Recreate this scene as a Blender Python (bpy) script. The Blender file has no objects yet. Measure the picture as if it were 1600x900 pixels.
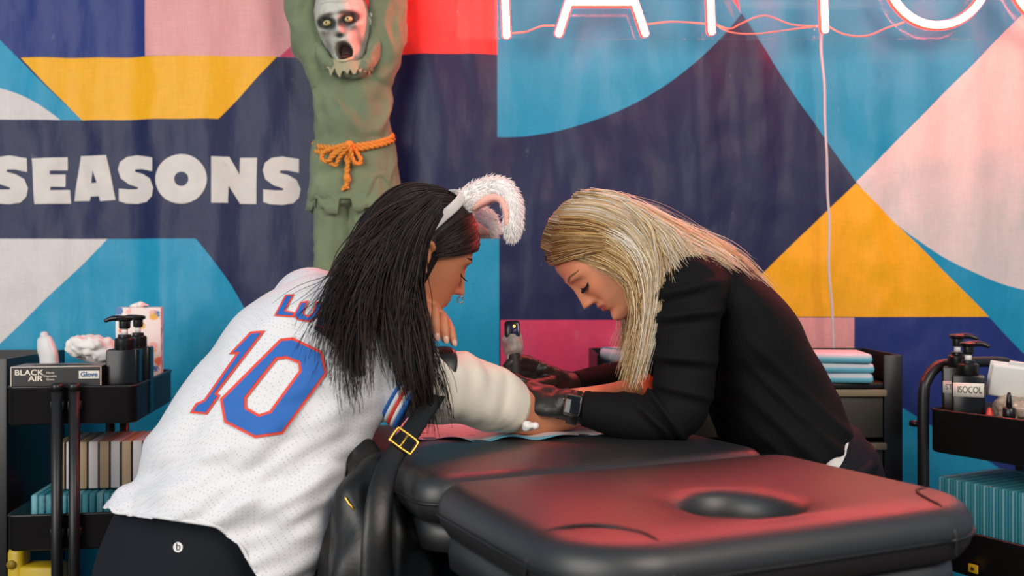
import bpy, bmesh, math, random
import numpy as np
from mathutils import Vector, Matrix, noise, geometry
from mathutils.bvhtree import BVHTree
random.seed(7); rng = np.random.default_rng(7)
SC = bpy.context.scene; COL = SC.collection
PI = math.pi

# ---------------------------------------------------------------- camera, world, lights, exposure
CAMZ = 0.96; FPX = 1555.6
cam = bpy.data.cameras.new('camera'); cam_o = bpy.data.objects.new('camera', cam); COL.objects.link(cam_o)
cam_o.location = (0, 0, CAMZ); cam_o.rotation_euler = (PI/2, 0, 0)
cam.lens = 35.0; cam.sensor_width = 36.0; cam.clip_start = 0.05
cam.dof.use_dof = True; cam.dof.focus_distance = 1.92; cam.dof.aperture_fstop = 3.2
SC.camera = cam_o
world = bpy.data.worlds.new('world'); SC.world = world; world.use_nodes = True
bg = world.node_tree.nodes['Background']; bg.inputs[0].default_value = (0.62, 0.80, 1.0, 1); bg.inputs[1].default_value = 0.40

def area_light(name, loc, target, size, size_y, energy, color):
    l = bpy.data.lights.new(name, 'AREA'); l.shape = 'RECTANGLE'; l.size = size; l.size_y = size_y
    l.energy = energy; l.color = color
    o = bpy.data.objects.new(name, l); COL.objects.link(o); o.location = loc
    o.rotation_euler = (Vector(target) - Vector(loc)).to_track_quat('-Z', 'Y').to_euler()
    return o
area_light('window_daylight', (-2.3, -1.3, 1.95), (0.1, 2.1, 0.85), 2.6, 2.6, 118, (1.0, 0.95, 0.88))
area_light('front_right_fill', (1.7, -0.7, 2.5), (0.2, 2.0, 0.75), 1.4, 1.4, 62, (1.0, 0.86, 0.72))  # unseen warm fill, added at front right to brighten the jersey woman's face
vs = SC.view_settings
vs.view_transform = 'Standard'; vs.look = 'None'; vs.gamma = 1.0; vs.use_curve_mapping = False; vs.exposure = 0.02

# ---------------------------------------------------------------- helpers
def P(px, py, d):
    return np.array([(px-800)/FPX*d, d, CAMZ-(py-450)/FPX*d])
def lin(c):
    return tuple(((v/255)/12.92 if v/255 <= .04045 else (((v/255)+.055)/1.055)**2.4) for v in c)
def nrm(v):
    v = np.asarray(v, float); return v/ (np.linalg.norm(v)+1e-12)

MATS = {}
def mat(name, rgb, rough=.6, spec=.5, metal=0., var=0., vscale=8., bump=0., bscale=60., emit=0., trans=0., alpha=1., coat=0., attr=None, sheen=0., stretch=None, bdist=.002, sss=0.):
    if name in MATS: return MATS[name]
    m = bpy.data.materials.new(name); m.use_nodes = True; nt = m.node_tree; b = nt.nodes['Principled BSDF']
    c = lin(rgb) + (1,)
    b.inputs['Base Color'].default_value = c; b.inputs['Roughness'].default_value = rough
    b.inputs['Specular IOR Level'].default_value = spec; b.inputs['Metallic'].default_value = metal
    b.inputs['Coat Weight'].default_value = coat; b.inputs['Transmission Weight'].default_value = trans
    b.inputs['Alpha'].default_value = alpha; b.inputs['Sheen Weight'].default_value = sheen
    if sss: b.inputs['Subsurface Weight'].default_value = sss; b.inputs['Subsurface Radius'].default_value = (.01, .004, .002); b.inputs['Subsurface Scale'].default_value = .6
    if emit:
        b.inputs['Emission Color'].default_value = c; b.inputs['Emission Strength'].default_value = emit
    co = None
    if var or bump:
        tc = nt.nodes.new('ShaderNodeTexCoord'); co = tc.outputs['Object']
        if stretch:
            mp = nt.nodes.new('ShaderNodeMapping'); mp.inputs['Scale'].default_value = stretch
            nt.links.new(co, mp.inputs[0]); co = mp.outputs[0]
    src = None
    if attr:
        a = nt.nodes.new('ShaderNodeAttribute'); a.attribute_name = attr; src = a.outputs['Color']
        nt.links.new(src, b.inputs['Base Color'])
    if var:
        n = nt.nodes.new('ShaderNodeTexNoise'); n.inputs['Scale'].default_value = vscale; n.inputs['Detail'].default_value = 5
        nt.links.new(co, n.inputs['Vector'])
        mr = nt.nodes.new('ShaderNodeMapRange'); mr.inputs[1].default_value = .25; mr.inputs[2].default_value = .75
        mr.inputs[3].default_value = 1-var; mr.inputs[4].default_value = 1+var
        nt.links.new(n.outputs[0], mr.inputs[0])
        mx = nt.nodes.new('ShaderNodeMix'); mx.data_type = 'RGBA'; mx.blend_type = 'MULTIPLY'; mx.inputs[0].default_value = 1
        if src: nt.links.new(src, mx.inputs[6])
        else: mx.inputs[6].default_value = c
        nt.links.new(mr.outputs[0], mx.inputs[7]); nt.links.new(mx.outputs[2], b.inputs['Base Color'])
    if bump:
        n = nt.nodes.new('ShaderNodeTexNoise'); n.inputs['Scale'].default_value = bscale; n.inputs['Detail'].default_value = 4
        nt.links.new(co, n.inputs['Vector'])
        bp = nt.nodes.new('ShaderNodeBump'); bp.inputs['Strength'].default_value = bump; bp.inputs['Distance'].default_value = bdist
        nt.links.new(n.outputs[0], bp.inputs['Height']); nt.links.new(bp.outputs[0], b.inputs['Normal'])
    MATS[name] = m
    return m

def make_mesh(name, v, f, smooth=True, recalc=True):
    me = bpy.data.meshes.new(name)
    me.from_pydata([tuple(map(float, p)) for p in v], [], [tuple(map(int, q)) for q in f])
    if recalc:
        bm = bmesh.new(); bm.from_mesh(me); bmesh.ops.recalc_face_normals(bm, faces=bm.faces[:]); bm.to_mesh(me); bm.free()
    if smooth: me.polygons.foreach_set('use_smooth', [True]*len(me.polygons))
    me.update(); return me
def link(name, me, m, parent=None, sharp=None):
    o = bpy.data.objects.new(name, me); COL.objects.link(o)
    if m and not me.materials: me.materials.append(m)
    if sharp is not None:
        me.polygons.foreach_set('use_smooth', [True]*len(me.polygons)); me.set_sharp_from_angle(angle=math.radians(sharp))
    if parent: attach(o, parent)
    return o
def attach(o, parent):          # all geometry is authored in world space; empties are only moved, never turned
    o.parent = parent
    o.matrix_parent_inverse = Matrix.Translation(-parent.location) if parent.type == 'EMPTY' else Matrix.Identity(4)
def obj(name, vf, m, parent=None, smooth=True, recalc=True, sharp=None, colors=None):
    me = make_mesh(name, vf[0], vf[1], smooth, recalc)
    if colors is not None:
        ca = me.color_attributes.new('Col', 'FLOAT_COLOR', 'POINT')
        c4 = np.ones((len(vf[0]), 4)); c4[:, :3] = colors; ca.data.foreach_set('color', c4.ravel())
    return link(name, me, m, parent, sharp)
def tag(o, label, cat, group=None, kind=None):
    if label: o['label'] = label
    if cat: o['category'] = cat
    if group: o['group'] = group
    if kind: o['kind'] = kind
    return o
def thing(name, label, cat, loc=(0, 0, 0), group=None):
    o = bpy.data.objects.new(name, None); COL.objects.link(o); o.location = tuple(map(float, loc)); o.empty_display_size = .05
    return tag(o, label, cat, group)
def structure(o):
    o['kind'] = 'structure'; return o

# --- shapes: every one returns (verts, faces)
def join(*parts):
    V = []; F = []; k = 0
    for v, f in parts:
        V.extend([tuple(p) for p in v]); F.extend([tuple(i+k for i in q) for q in f]); k += len(v)
    return V, F
def xf(vf, fn): return [fn(p) for p in vf[0]], vf[1]
def box(c, s, R=None, bev=0.):
    """box centred at c, full size s, optional rotation matrix R (3x3), bevel"""
    bm = bmesh.new(); bmesh.ops.create_cube(bm, size=1)
    for v in bm.verts: v.co = Vector((v.co.x*s[0], v.co.y*s[1], v.co.z*s[2]))
    if bev: bmesh.ops.bevel(bm, geom=bm.edges[:], offset=bev, segments=2, affect='EDGES', profile=.5)
    bm.verts.index_update()
    R = np.eye(3) if R is None else np.asarray(R)
    v = [R @ np.array(x.co) + np.asarray(c) for x in bm.verts]; f = [[w.index for w in q.verts] for q in bm.faces]
    bm.free(); return v, f
def rotz(a): return np.array([[math.cos(a), -math.sin(a), 0], [math.sin(a), math.cos(a), 0], [0, 0, 1]])
def roty(a): return np.array([[math.cos(a), 0, math.sin(a)], [0, 1, 0], [-math.sin(a), 0, math.cos(a)]])
def rotx(a): return np.array([[1, 0, 0], [0, math.cos(a), -math.sin(a)], [0, math.sin(a), math.cos(a)]])
def resample(A, sub):
    A = np.asarray(A, float); n = len(A)
    if n < 3 or sub < 2: return A
    E = np.vstack([2*A[0]-A[1], A, 2*A[-1]-A[-2]]); out = []
    for i in range(n-1):
        p0, p1, p2, p3 = E[i], E[i+1], E[i+2], E[i+3]
        for k in range(sub):
            t = k/sub
            out.append(.5*((2*p1)+(-p0+p2)*t+(2*p0-5*p1+4*p2-p3)*t*t+(-p0+3*p1-3*p2+p3)*t**3))
    out.append(A[-1]); return np.array(out)
def rings_to_mesh(R, closed=True, cap0=True, cap1=True):
    V = [p for r in R for p in r]; n = len(R[0]); F = []
    for i in range(len(R)-1):
        for j in range(n if closed else n-1):
            k = (j+1) % n
            F.append((i*n+j, i*n+k, (i+1)*n+k, (i+1)*n+j))
    if cap0: F.append(tuple(range(n))[::-1])
    if cap1: F.append(tuple((len(R)-1)*n+j for j in range(n)))
    return V, F
def sweep(pts, rad, side=None, n=16, sub=5, round0=True, round1=True, expo=2.0, wob=None):
    """tube along pts; rad scalar list or list of (a,b); b lies along `side`"""
    pts = np.asarray(pts, float); rad = np.asarray(rad, float)
    if rad.ndim == 0: rad = np.full(len(pts), float(rad))
    if rad.ndim == 1: rad = np.stack([rad, rad], 1)
    A = resample(np.hstack([pts, rad]), sub) if len(pts) > 2 else np.hstack([pts, rad])
    p, r = A[:, :3], np.maximum(A[:, 3:], 1e-4)
    T = np.gradient(p, axis=0); T /= (np.linalg.norm(T, axis=1)[:, None]+1e-12)
    if side is None:
        s = np.array([0, 1., 0]) if abs(T[0][1]) < .9 else np.array([1., 0, 0]); B = []
        b = nrm(s - T[0]*np.dot(s, T[0]))
        for t in T:
            b = nrm(b - t*np.dot(b, t)); B.append(b)
    else:
        S = np.asarray(side, float); S = np.tile(S, (len(T), 1)) if S.ndim == 1 else resample(S, sub)
        B = [nrm(s - t*np.dot(s, t)) for s, t in zip(S, T)]
    R = []
    def ring(c, t, b, ra, rb):
        a = np.cross(t, b); th = np.arange(n)/n*2*PI
        ct, st = np.cos(th), np.sin(th)
        ct = np.sign(ct)*np.abs(ct)**(2/expo); st = np.sign(st)*np.abs(st)**(2/expo)
        return c + np.outer(ct*ra, a) + np.outer(st*rb, b)
    if round0:
        for q in (.15, .5, .85):
            m = min(r[0]); c = math.sqrt(1-(1-q)**2)
            R.append(ring(p[0]-T[0]*m*(1-q), T[0], B[0], r[0][0]*c, r[0][1]*c))
    for i in range(len(p)): R.append(ring(p[i], T[i], B[i], r[i][0], r[i][1]))
    if round1:
        for q in (.85, .5, .15):
            m = min(r[-1]); c = math.sqrt(1-(1-q)**2)
            R.append(ring(p[-1]+T[-1]*m*(1-q), T[-1], B[-1], r[-1][0]*c, r[-1][1]*c))
    return rings_to_mesh(R)
def tube(pts, r, n=8, sub=4): return sweep(pts, r, n=n, sub=sub)
def cyl(p0, p1, r0, r1=None, n=20):
    r1 = r0 if r1 is None else r1
    return sweep([p0, p1], [r0, r1], n=n, round0=False, round1=False)
def lathe(prof, c, n=24, axis=None):
    R = [[np.array([r*math.cos(2*PI*j/n), r*math.sin(2*PI*j/n), z]) for j in range(n)] for r, z in prof]
    M = np.eye(3) if axis is None else axis
    R = [[M @ q + np.asarray(c) for q in r] for r in R]
    return rings_to_mesh(R)
def ellipsoid(c, s, R=None, n=16, m=12):
    R = np.eye(3) if R is None else np.asarray(R); rr = []
    for i in range(m+1):
        ph = PI*(i+.02)/(m+.04); rr.append([np.asarray(c)+R@np.array([s[0]*math.sin(ph)*math.cos(2*PI*j/n), s[1]*math.sin(ph)*math.sin(2*PI*j/n), s[2]*math.cos(ph)]) for j in range(n)])
    return rings_to_mesh(rr)
def fuse(parts, voxel=.004, smooth=4, fac=.5):
    vf = join(*parts); me = make_mesh('tmp', vf[0], vf[1])
    o = bpy.data.objects.new('tmp', me); COL.objects.link(o)
    r = o.modifiers.new('r', 'REMESH'); r.mode = 'VOXEL'; r.voxel_size = voxel
    if smooth:
        s = o.modifiers.new('s', 'SMOOTH'); s.iterations = smooth; s.factor = fac
    dg = bpy.context.evaluated_depsgraph_get(); e = o.evaluated_get(dg); m2 = e.to_mesh()
    nv = len(m2.vertices); V = np.empty(nv*3); m2.vertices.foreach_get('co', V)
    F = [tuple(p.vertices) for p in m2.polygons]
    N = np.empty(nv*3); m2.vertices.foreach_get('normal', N)
    e.to_mesh_clear(); bpy.data.objects.remove(o); bpy.data.meshes.remove(me)
    fuse.normals = N.reshape(-1, 3)
    return V.reshape(-1, 3), F
def nz(p, s, seed=0.): return noise.noise(Vector((p[0]*s+seed, p[1]*s+seed*1.7, p[2]*s-seed)))
def displace(vf, N, amp, scale, seed=0., stretch=(1, 1, 1)):
    V = np.array(vf[0]); S = np.array(stretch)
    d = np.array([nz(p*S, scale, seed) for p in V]); return V + N*(d*amp)[:, None], vf[1]
def bvh_of(*vfs):
    v, f = join(*vfs); return BVHTree.FromPolygons([Vector(p) for p in v], f)
CO = Vector((0, 0, CAMZ))
def cast(px, py, bvh, lift=0., dd=None):
    d = Vector(P(px, py, 1.0)) - CO; d.normalize()
    h = bvh.ray_cast(CO, d)
    if h[0] is None: return None if dd is None else P(px, py, dd)
    return np.array(h[0] - d*lift)
def inset(poly, d):
    p = np.asarray(poly, float); n = len(p); a = sum(p[i][0]*p[(i+1) % n][1]-p[(i+1) % n][0]*p[i][1] for i in range(n)); s = 1 if a > 0 else -1
    out = []
    for i in range(n):
        e0 = nrm(p[i]-p[i-1]); e1 = nrm(p[(i+1) % n]-p[i]); n0 = np.array([-e0[1], e0[0]])*s; n1 = np.array([-e1[1], e1[0]])*s
        b = n0+n1; out.append(p[i]+b*d/max(.35, (1+np.dot(n0, n1))))
    return out
def flat(outer, holes=(), step=None):
    """triangulated 2D polygon with holes, cut by a grid"""
    L = [[Vector((x, y, 0)) for x, y in outer]] + [[Vector((x, y, 0)) for x, y in h] for h in holes]
    tri = geometry.tessellate_polygon(L); pts = [p for l in L for p in l]
    bm = bmesh.new(); vs_ = [bm.verts.new(p) for p in pts]
    for t in tri:
        try: bm.faces.new([vs_[i] for i in t])
        except ValueError: pass
    if step:
        xs = [p.x for p in pts]; ys = [p.y for p in pts]
        for ax, lo, hi in ((0, min(xs), max(xs)), (1, min(ys), max(ys))):
            k = lo+step
            while k < hi:
                co = (k, 0, 0) if ax == 0 else (0, k, 0); no = (1, 0, 0) if ax == 0 else (0, 1, 0)
                bmesh.ops.bisect_plane(bm, geom=bm.verts[:]+bm.edges[:]+bm.faces[:], plane_co=co, plane_no=no); k += step
    bm.verts.index_update(); v = [tuple(x.co)[:2] for x in bm.verts]; f = [[w.index for w in q.verts] for q in bm.faces]; bm.free()
    return v, f
def decal(name, outer, holes, bvh, off, m, parent, step=8):
    v, f = flat(outer, holes, step); W = []; ok = []
    for x, y in v:
        h = cast(x, y, bvh, off); ok.append(h is not None); W.append(h if h is not None else P(x, y, 1.75))
    f = [q for q in f if all(ok[i] for i in q)]
    return obj(name, (W, f), m, parent, recalc=False)
def strands(lines, r0, r1=None, n=3):
    """lines (S,M,3) -> joined thin tapered tubes"""
    L = np.asarray(lines); S, Mn, _ = L.shape; r1 = r0*.25 if r1 is None else r1
    T = np.gradient(L, axis=1); T /= (np.linalg.norm(T, axis=2, keepdims=True)+1e-12)
    ref = np.array([.31, -.52, .79]); a = np.cross(T, ref); a /= (np.linalg.norm(a, axis=2, keepdims=True)+1e-12); b = np.cross(T, a)
    w = np.linspace(0, 1, Mn)
    if np.ndim(r0) == 0: r = (r0*(1-w**2)+r1*w**2)[None, :, None]
    else: r = (np.asarray(r0)[:, None]*(1-w**2)+np.asarray(r0)[:, None]*.25*w**2)[:, :, None]
    rings = [L + (a*math.cos(2*PI*k/n)+b*math.sin(2*PI*k/n))*r for k in range(n)]
    V = np.stack(rings, 2).reshape(-1, 3)
    base = (np.arange(S)[:, None]*Mn + np.arange(Mn-1)[None, :]).ravel()*n
    F = []
    for k in range(n):
        k2 = (k+1) % n; F.append(np.stack([base+k, base+k2, base+n+k2, base+n+k], 1))
    return V, np.concatenate(F)
def add_np_mesh(name, V, F, m, parent, colors=None):
    me = bpy.data.meshes.new(name); nF = len(F)
    me.vertices.add(len(V)); me.vertices.foreach_set('co', np.asarray(V, np.float32).ravel())
    me.loops.add(nF*4); me.loops.foreach_set('vertex_index', np.asarray(F, np.int32).ravel())
    me.polygons.add(nF); me.polygons.foreach_set('loop_start', np.arange(nF, dtype=np.int32)*4)
    me.polygons.foreach_set('use_smooth', np.ones(nF, bool)); me.update(calc_edges=True)
    if colors is not None:
        ca = me.color_attributes.new('Col', 'FLOAT_COLOR', 'POINT'); c4 = np.ones((len(V), 4), np.float32); c4[:, :3] = colors
        ca.data.foreach_set('color', c4.ravel())
    return link(name, me, m, parent)
def text(name, body, size, center, ux, uy, m, parent, extrude=.0004, font_shear=0., xs=1., bold=0.):
    cu = bpy.data.curves.new('t', 'FONT'); cu.body = body; cu.size = size; cu.align_x = 'CENTER'; cu.align_y = 'CENTER'; cu.extrude = extrude; cu.shear = font_shear; cu.offset = bold
    o = bpy.data.objects.new('t', cu); COL.objects.link(o); dg = bpy.context.evaluated_depsgraph_get()
    me = bpy.data.meshes.new_from_object(o.evaluated_get(dg)); bpy.data.objects.remove(o)
    ux = nrm(ux); uy = nrm(uy); w = np.cross(ux, uy)
    for v in me.vertices: v.co = Vector(np.asarray(center)+ux*v.co.x*xs+uy*v.co.y+w*v.co.z)
    me.materials.clear()
    return link(name, me, m, parent)

# ================================================================ the place: floor and printed backdrop
BD = 2.80                                    # distance of the backdrop
def wrinkle(x, z):
    return 1.5*(.0045*math.sin(x*9.3+.6*math.sin(z*1.7)) + .0035*math.sin(x*17.1+1.3+.8*math.sin(z*2.3+x)) + .002*math.sin(x*41+z*1.2)
            + .010*noise.noise(Vector((x*3.1, z*1.1, 3.3))) + .005*noise.noise(Vector((x*9, z*5, 1.1))) + .0022*noise.noise(Vector((x*24, z*17, 7.1))))
fm = mat('floor_mat', (52, 47, 44), .55, var=.25, vscale=5, bump=.15, bscale=40)
structure(obj('floor', box((0, .4, -.02), (9, 7, .04)), fm, smooth=False))

def banner_material():
    m = bpy.data.materials.new('printed_backdrop'); m.use_nodes = True; nt = m.node_tree; N = nt.nodes; Lk = nt.links; b = N['Principled BSDF']
    uvn = N.new('ShaderNodeUVMap'); uvn.uv_map = 'print'; sep = N.new('ShaderNodeSeparateXYZ'); Lk.new(uvn.outputs[0], sep.inputs[0])
    U, V = sep.outputs[0], sep.outputs[1]
    def M(op, *a):
        n = N.new('ShaderNodeMath'); n.operation = op
        for i, x in enumerate(a):
            if isinstance(x, (int, float)): n.inputs[i].default_value = x
            else: Lk.new(x, n.inputs[i])
        return n.outputs[0]
    def line(p, q):            # positive on the right hand side walking p -> q with v down (clockwise polygons are inside)
        dx, dy = (q[0]-p[0]), (q[1]-p[1])
        return M('ADD', M('MULTIPLY_ADD', V, dx, -dx*p[1]/1000), M('MULTIPLY_ADD', U, -dy, dy*p[0]/1000))
    def circ(p, q, r, inside=True):
        (ax, ay), (bx, by), (cx, cy) = p, q, r; D = 2*(ax*(by-cy)+bx*(cy-ay)+cx*(ay-by))
        ux = ((ax*ax+ay*ay)*(by-cy)+(bx*bx+by*by)*(cy-ay)+(cx*cx+cy*cy)*(ay-by))/D
        uy = ((ax*ax+ay*ay)*(cx-bx)+(bx*bx+by*by)*(ax-cx)+(cx*cx+cy*cy)*(bx-ax))/D
        R = math.hypot(ax-ux, ay-uy)/1000
        du = M('SUBTRACT', U, ux/1000); dv = M('SUBTRACT', V, uy/1000)
        ds = M('SQRT', M('ADD', M('MULTIPLY', du, du), M('MULTIPLY', dv, dv)))
        return M('SUBTRACT', R, ds) if inside else M('SUBTRACT', ds, R)
    def poly(*p): return [line(p[i], p[(i+1) % len(p)]) for i in range(len(p))]
    def rect(x0, y0, x1, y1): return poly((x0, y0), (x1, y0), (x1, y1), (x0, y1))
    navy, blue, teal, white, pink, coral, mag, yel = (26, 34, 74), (36, 52, 120), (28, 148, 186), (216, 207, 203), (228, 160, 158), (226, 62, 58), (208, 62, 100), (246, 176, 14)
    arcL = ((307, 373), (352, 430), (388, 497)); arcT = ((778, 214), (985, 165), (1155, 25)); arcR = ((1157, 20), (1215, 152), (1335, 285)); arcW = ((1335, 285), (1445, 385), (1600, 452))
    shapes = [
        (blue, rect(-600, -400, 227, 90)), (pink, rect(227, -400, 520, 88)), (coral, rect(520, -400, 777, 85)),
        (mag, poly((435, 88), (480, 43), (560, 43), (560, 87))),
        (teal, poly((-300, -235), (125, 187), (-300, 187))), (white, rect(-400, 60, 95, 187) + [circ((0, 138), (50, 157), (92, 187))]),
        (yel, poly((32, 90), (432, 87), (342, 186), (125, 187))),
        (teal, rect(-600, 373, 420, 1400) + [circ(*arcL)]), (white, poly((-400, 373), (165, 373), (-400, 940))),
        (teal, rect(540, 373, 780, 900)), (mag, rect(782, 500, 1105, 1400)), (pink, rect(1105, 496, 1333, 1400)),
        (teal, rect(777, -400, 1158, 260) + [circ(*arcT)]), (coral, poly((1158, 21), (1137, -10), (1180, -10))),
        (teal, [line((1335, 285), (1158, -500)), line((1600, 20), (1335, 285)), circ(*arcR, inside=True)]),
        (teal, [line((1158, -500), (1600, -500)), line((1600, 20), (1335, 285)), line((1335, 285), (1158, 20)), circ(*arcR)]),
        (white, [line((1335, 285), (1900, -280)), M('MULTIPLY', circ(*arcW, inside=True), 1.0)] ),
        (teal, poly((1335, 286), (1900, 286), (1900, 860)) + [circ(*arcW, inside=False)]),
        (yel, poly((1335, 287), (1545, 495), (1125, 495))),
        (blue, poly((1333, 496), (1546, 496), (1750, 695), (1750, 1400), (1333, 1400))),
        (teal, poly((1333, 590), (1600, 755), (1600, 1400), (1333, 1400))),
    ]
    cur = None
    for rgb, es in shapes:
        k = es[0]
        for e in es[1:]: k = M('MINIMUM', k, e)
        k = M('GREATER_THAN', k, 0.0)
        mx = N.new('ShaderNodeMix'); mx.data_type = 'RGBA'; Lk.new(k, mx.inputs[0])
        if cur is None: mx.inputs[6].default_value = lin(navy)+(1,)
        else: Lk.new(cur, mx.inputs[6])
        mx.inputs[7].default_value = lin(rgb)+(1,); cur = mx.outputs[2]
    # woven polyester: fine thread pattern, fold creases and scuffs
    tc = N.new('ShaderNodeTexCoord')
    def nzn(scale, sc, detail=4):
        mp = N.new('ShaderNodeMapping'); mp.inputs['Scale'].default_value = sc; Lk.new(tc.outputs['Object'], mp.inputs[0])
        n = N.new('ShaderNodeTexNoise'); n.inputs['Scale'].default_value = scale; n.inputs['Detail'].default_value = detail; Lk.new(mp.outputs[0], n.inputs['Vector']); return n.outputs[0]
    thr = M('ADD', nzn(260, (1, 1, .08)), nzn(260, (.08, 1, 1)))
    f = M('MULTIPLY_ADD', thr, .22, .78)
    mul = N.new('ShaderNodeMix'); mul.data_type = 'RGBA'; mul.blend_type = 'MULTIPLY'; mul.inputs[0].default_value = 1; Lk.new(cur, mul.inputs[6]); Lk.new(f, mul.inputs[7])
    # pale wear marks along the fold lines
    wr = M('MULTIPLY', M('GREATER_THAN', nzn(34, (1.2, 1, .5), 3), .74), .06)
    wm = N.new('ShaderNodeMix'); wm.data_type = 'RGBA'; Lk.new(wr, wm.inputs[0]); Lk.new(mul.outputs[2], wm.inputs[6]); wm.inputs[7].default_value = (.6, .6, .65, 1)
    Lk.new(wm.outputs[2], b.inputs['Base Color']); b.inputs['Roughness'].default_value = .42; b.inputs['Specular IOR Level'].default_value = .3
    bp = N.new('ShaderNodeBump'); bp.inputs['Strength'].default_value = .75; bp.inputs['Distance'].default_value = .012
    h = M('ADD', M('MULTIPLY', nzn(5, (1, 1, .5), 6), 1.0), M('MULTIPLY', nzn(14, (1, 1, .22), 4), .35))
    Lk.new(h, bp.inputs['Height']); Lk.new(bp.outputs[0], b.inputs['Normal'])
    return m
def make_banner():
    x0, x1, z0, z1 = -2.6, 2.6, .0, 2.55; nx, nz_ = 420, 90
    V = []; F = []
    for j in range(nz_+1):
        z = z0+(z1-z0)*j/nz_
        for i in range(nx+1):
            x = x0+(x1-x0)*i/nx; V.append((x, BD+wrinkle(x, z), z))
    for j in range(nz_):
        for i in range(nx):
            a = j*(nx+1)+i; F.append((a, a+1, a+nx+2, a+nx+1))
    me = make_mesh('wall_back', V, F, recalc=False)
    uv = me.uv_layers.new(name='print'); c = np.array(V); u = 800+c[:, 0]/BD*FPX; v = 450-(c[:, 2]-CAMZ)/BD*FPX
    li = np.empty(len(me.loops), np.int32); me.loops.foreach_get('vertex_index', li)
    uv.data.foreach_set('uv', np.stack([u[li]/1000, v[li]/1000], 1).astype(np.float32).ravel())
    return link('wall_back', me, banner_material())
banner = structure(make_banner()); banner['label'] = 'wrinkled fabric backdrop printed with bold geometric shapes'

# lettering on the backdrop
def g1(*pts): return [(x/2.142, y/2.142) for x, y in pts]
def circle2(cx, cy, rx, ry, n=32): return [(cx+rx*math.cos(2*PI*k/n), cy+ry*math.sin(2*PI*k/n)) for k in range(n)]
S_ = g1((1000, 532), (1000, 578), (962, 570), (938, 570), (935, 578), (965, 586), (992, 602), (1005, 632), (1000, 660), (980, 680), (945, 686), (905, 684), (881, 676), (881, 634), (915, 637), (945, 637), (949, 631), (915, 620), (888, 600), (879, 570), (886, 545), (908, 528), (945, 523))
def shift(p, dx, dy=0): return [(x+dx, y+dy) for x, y in p]
glyphs = [(shift(S_, -425, -1), []), (g1((105, 530), (218, 524), (219, 568), (163, 570), (163, 583), (212, 582), (212, 624), (165, 624), (165, 636), (227, 634), (229, 680), (115, 683)), []),
          (g1((262, 520), (352, 518), (382, 668), (328, 672), (325, 655), (295, 656), (292, 671), (240, 672)), [g1((305, 570), (318, 610), (298, 611))]),
          (shift(S_, -228, -2), []), ([(x/2.142, y/2.142) for x, y in circle2(611, 600, 87, 83)], [[(x/2.142, y/2.142) for x, y in circle2(611, 600, 24, 24)]]),
          (g1((712, 525), (768, 525), (802, 585), (803, 528), (860, 528), (857, 683), (803, 682), (767, 622), (766, 680), (712, 680)), []), (S_, [])]
lm = mat('letter_print', (216, 207, 200), .5, var=.06, vscale=30)
for o_, h_ in glyphs:
    v, f = flat(o_, h_, 7); W = []
    for x, y in v:
        q = P(x, y, BD); W.append((q[0], BD+wrinkle(q[0], q[2])-.0016, q[2]))
    obj('printed_letter', (W, f), lm, banner, recalc=False)

# ================================================================ neon sign
ns = thing('neon_sign', 'glowing red neon lettering on a clear acrylic panel above the backdrop', 'neon sign', P(1200, 60, 2.72))
core = mat('neon_core', (255, 150, 130), .4, emit=125.0); core.node_tree.nodes['Principled BSDF'].inputs['Emission Color'].default_value = (1, .085, .06, 1)
glow = mat('neon_sleeve', (255, 40, 30), .5, emit=1.0); glow.node_tree.nodes['Principled BSDF'].inputs['Emission Color'].default_value = (1, .035, .02, 1); glow.node_tree.nodes['Principled BSDF'].inputs['Emission Strength'].default_value = 4.0
ND = 2.69
def neon_stroke(pts, parent):
    q = [P(x, y, ND) for x, y in pts]; n2 = 4 if len(q) < 3 else 3
    s = obj('neon_tube', sweep([p+np.array([0, -.006, 0]) for p in q], .0085, n=10, sub=n2), core, parent)
    obj('neon_channel', sweep([p+np.array([0, .006, 0]) for p in q], [(.0125, .008)]*len(q), side=(0, 1, 0), n=10, sub=n2), glow, s)
YT = -140
def oval(cx, cy, rx, ry, n=30): return [(cx+rx*math.sin(2*PI*k/n), cy+ry*math.cos(2*PI*k/n)) for k in range(n+1)]
for cx, yb in ((790, 56), (1110, 50), (1287, 47)):
    neon_stroke([(cx+1.5, yb), (cx-6, YT)], ns); neon_stroke([(cx-72, YT), (cx+62, YT)], ns)
neon_stroke([(873, 53), (934, YT)], ns); neon_stroke([(1008, 53), (944, YT)], ns); neon_stroke([(892, 4), (986, 4)], ns)
neon_stroke(oval(1464, -52, 82, 92), ns); neon_stroke(oval(1660, -52, 82, 92), ns)
acr = mat('clear_acrylic', (250, 238, 238), .08, trans=1.0, alpha=.16)
a0, a1 = P(715, 62, 2.715), P(1790, -185, 2.715)
obj('acrylic_panel', box(((a0[0]+a1[0])/2, 2.715, (a0[2]+a1[2])/2), (a1[0]-a0[0], .005, a1[2]-a0[2]), bev=.002), acr, ns)
wm_ = mat('neon_lit_wire', (226, 150, 120), .4)  # clear wires; the neon's orange light is put into their colour
for pts in ([(798, 52), (822, 50), (845, 41), (866, 40)], [(1010, 38), (1050, 34), (1103, 37)], [(1115, 37), (1140, 45), (1160, 36), (1195, 24), (1235, 38), (1280, 42)], [(1115, 36), (1140, 50), (1180, 53), (1230, 47), (1282, 40)],
            [(1292, 40), (1320, 54), (1355, 56), (1385, 44), (1412, 35)]):
    obj('wire', tube([P(x, y, 2.70) for x, y in pts], .0017, n=6), wm_, ns)
wc = mat('white_cable_mat', (214, 206, 208), .4)
obj('power_cable', tube([P(x, y, 2.735) for x, y in ((1284, 45), (1283, 80), (1288, 130), (1289, 190), (1292, 245), (1293, 300), (1296, 350), (1295, 420), (1300, 480), (1302, 545), (1303, 620), (1306, 760))], .0034, n=8), wc, ns)

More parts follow.
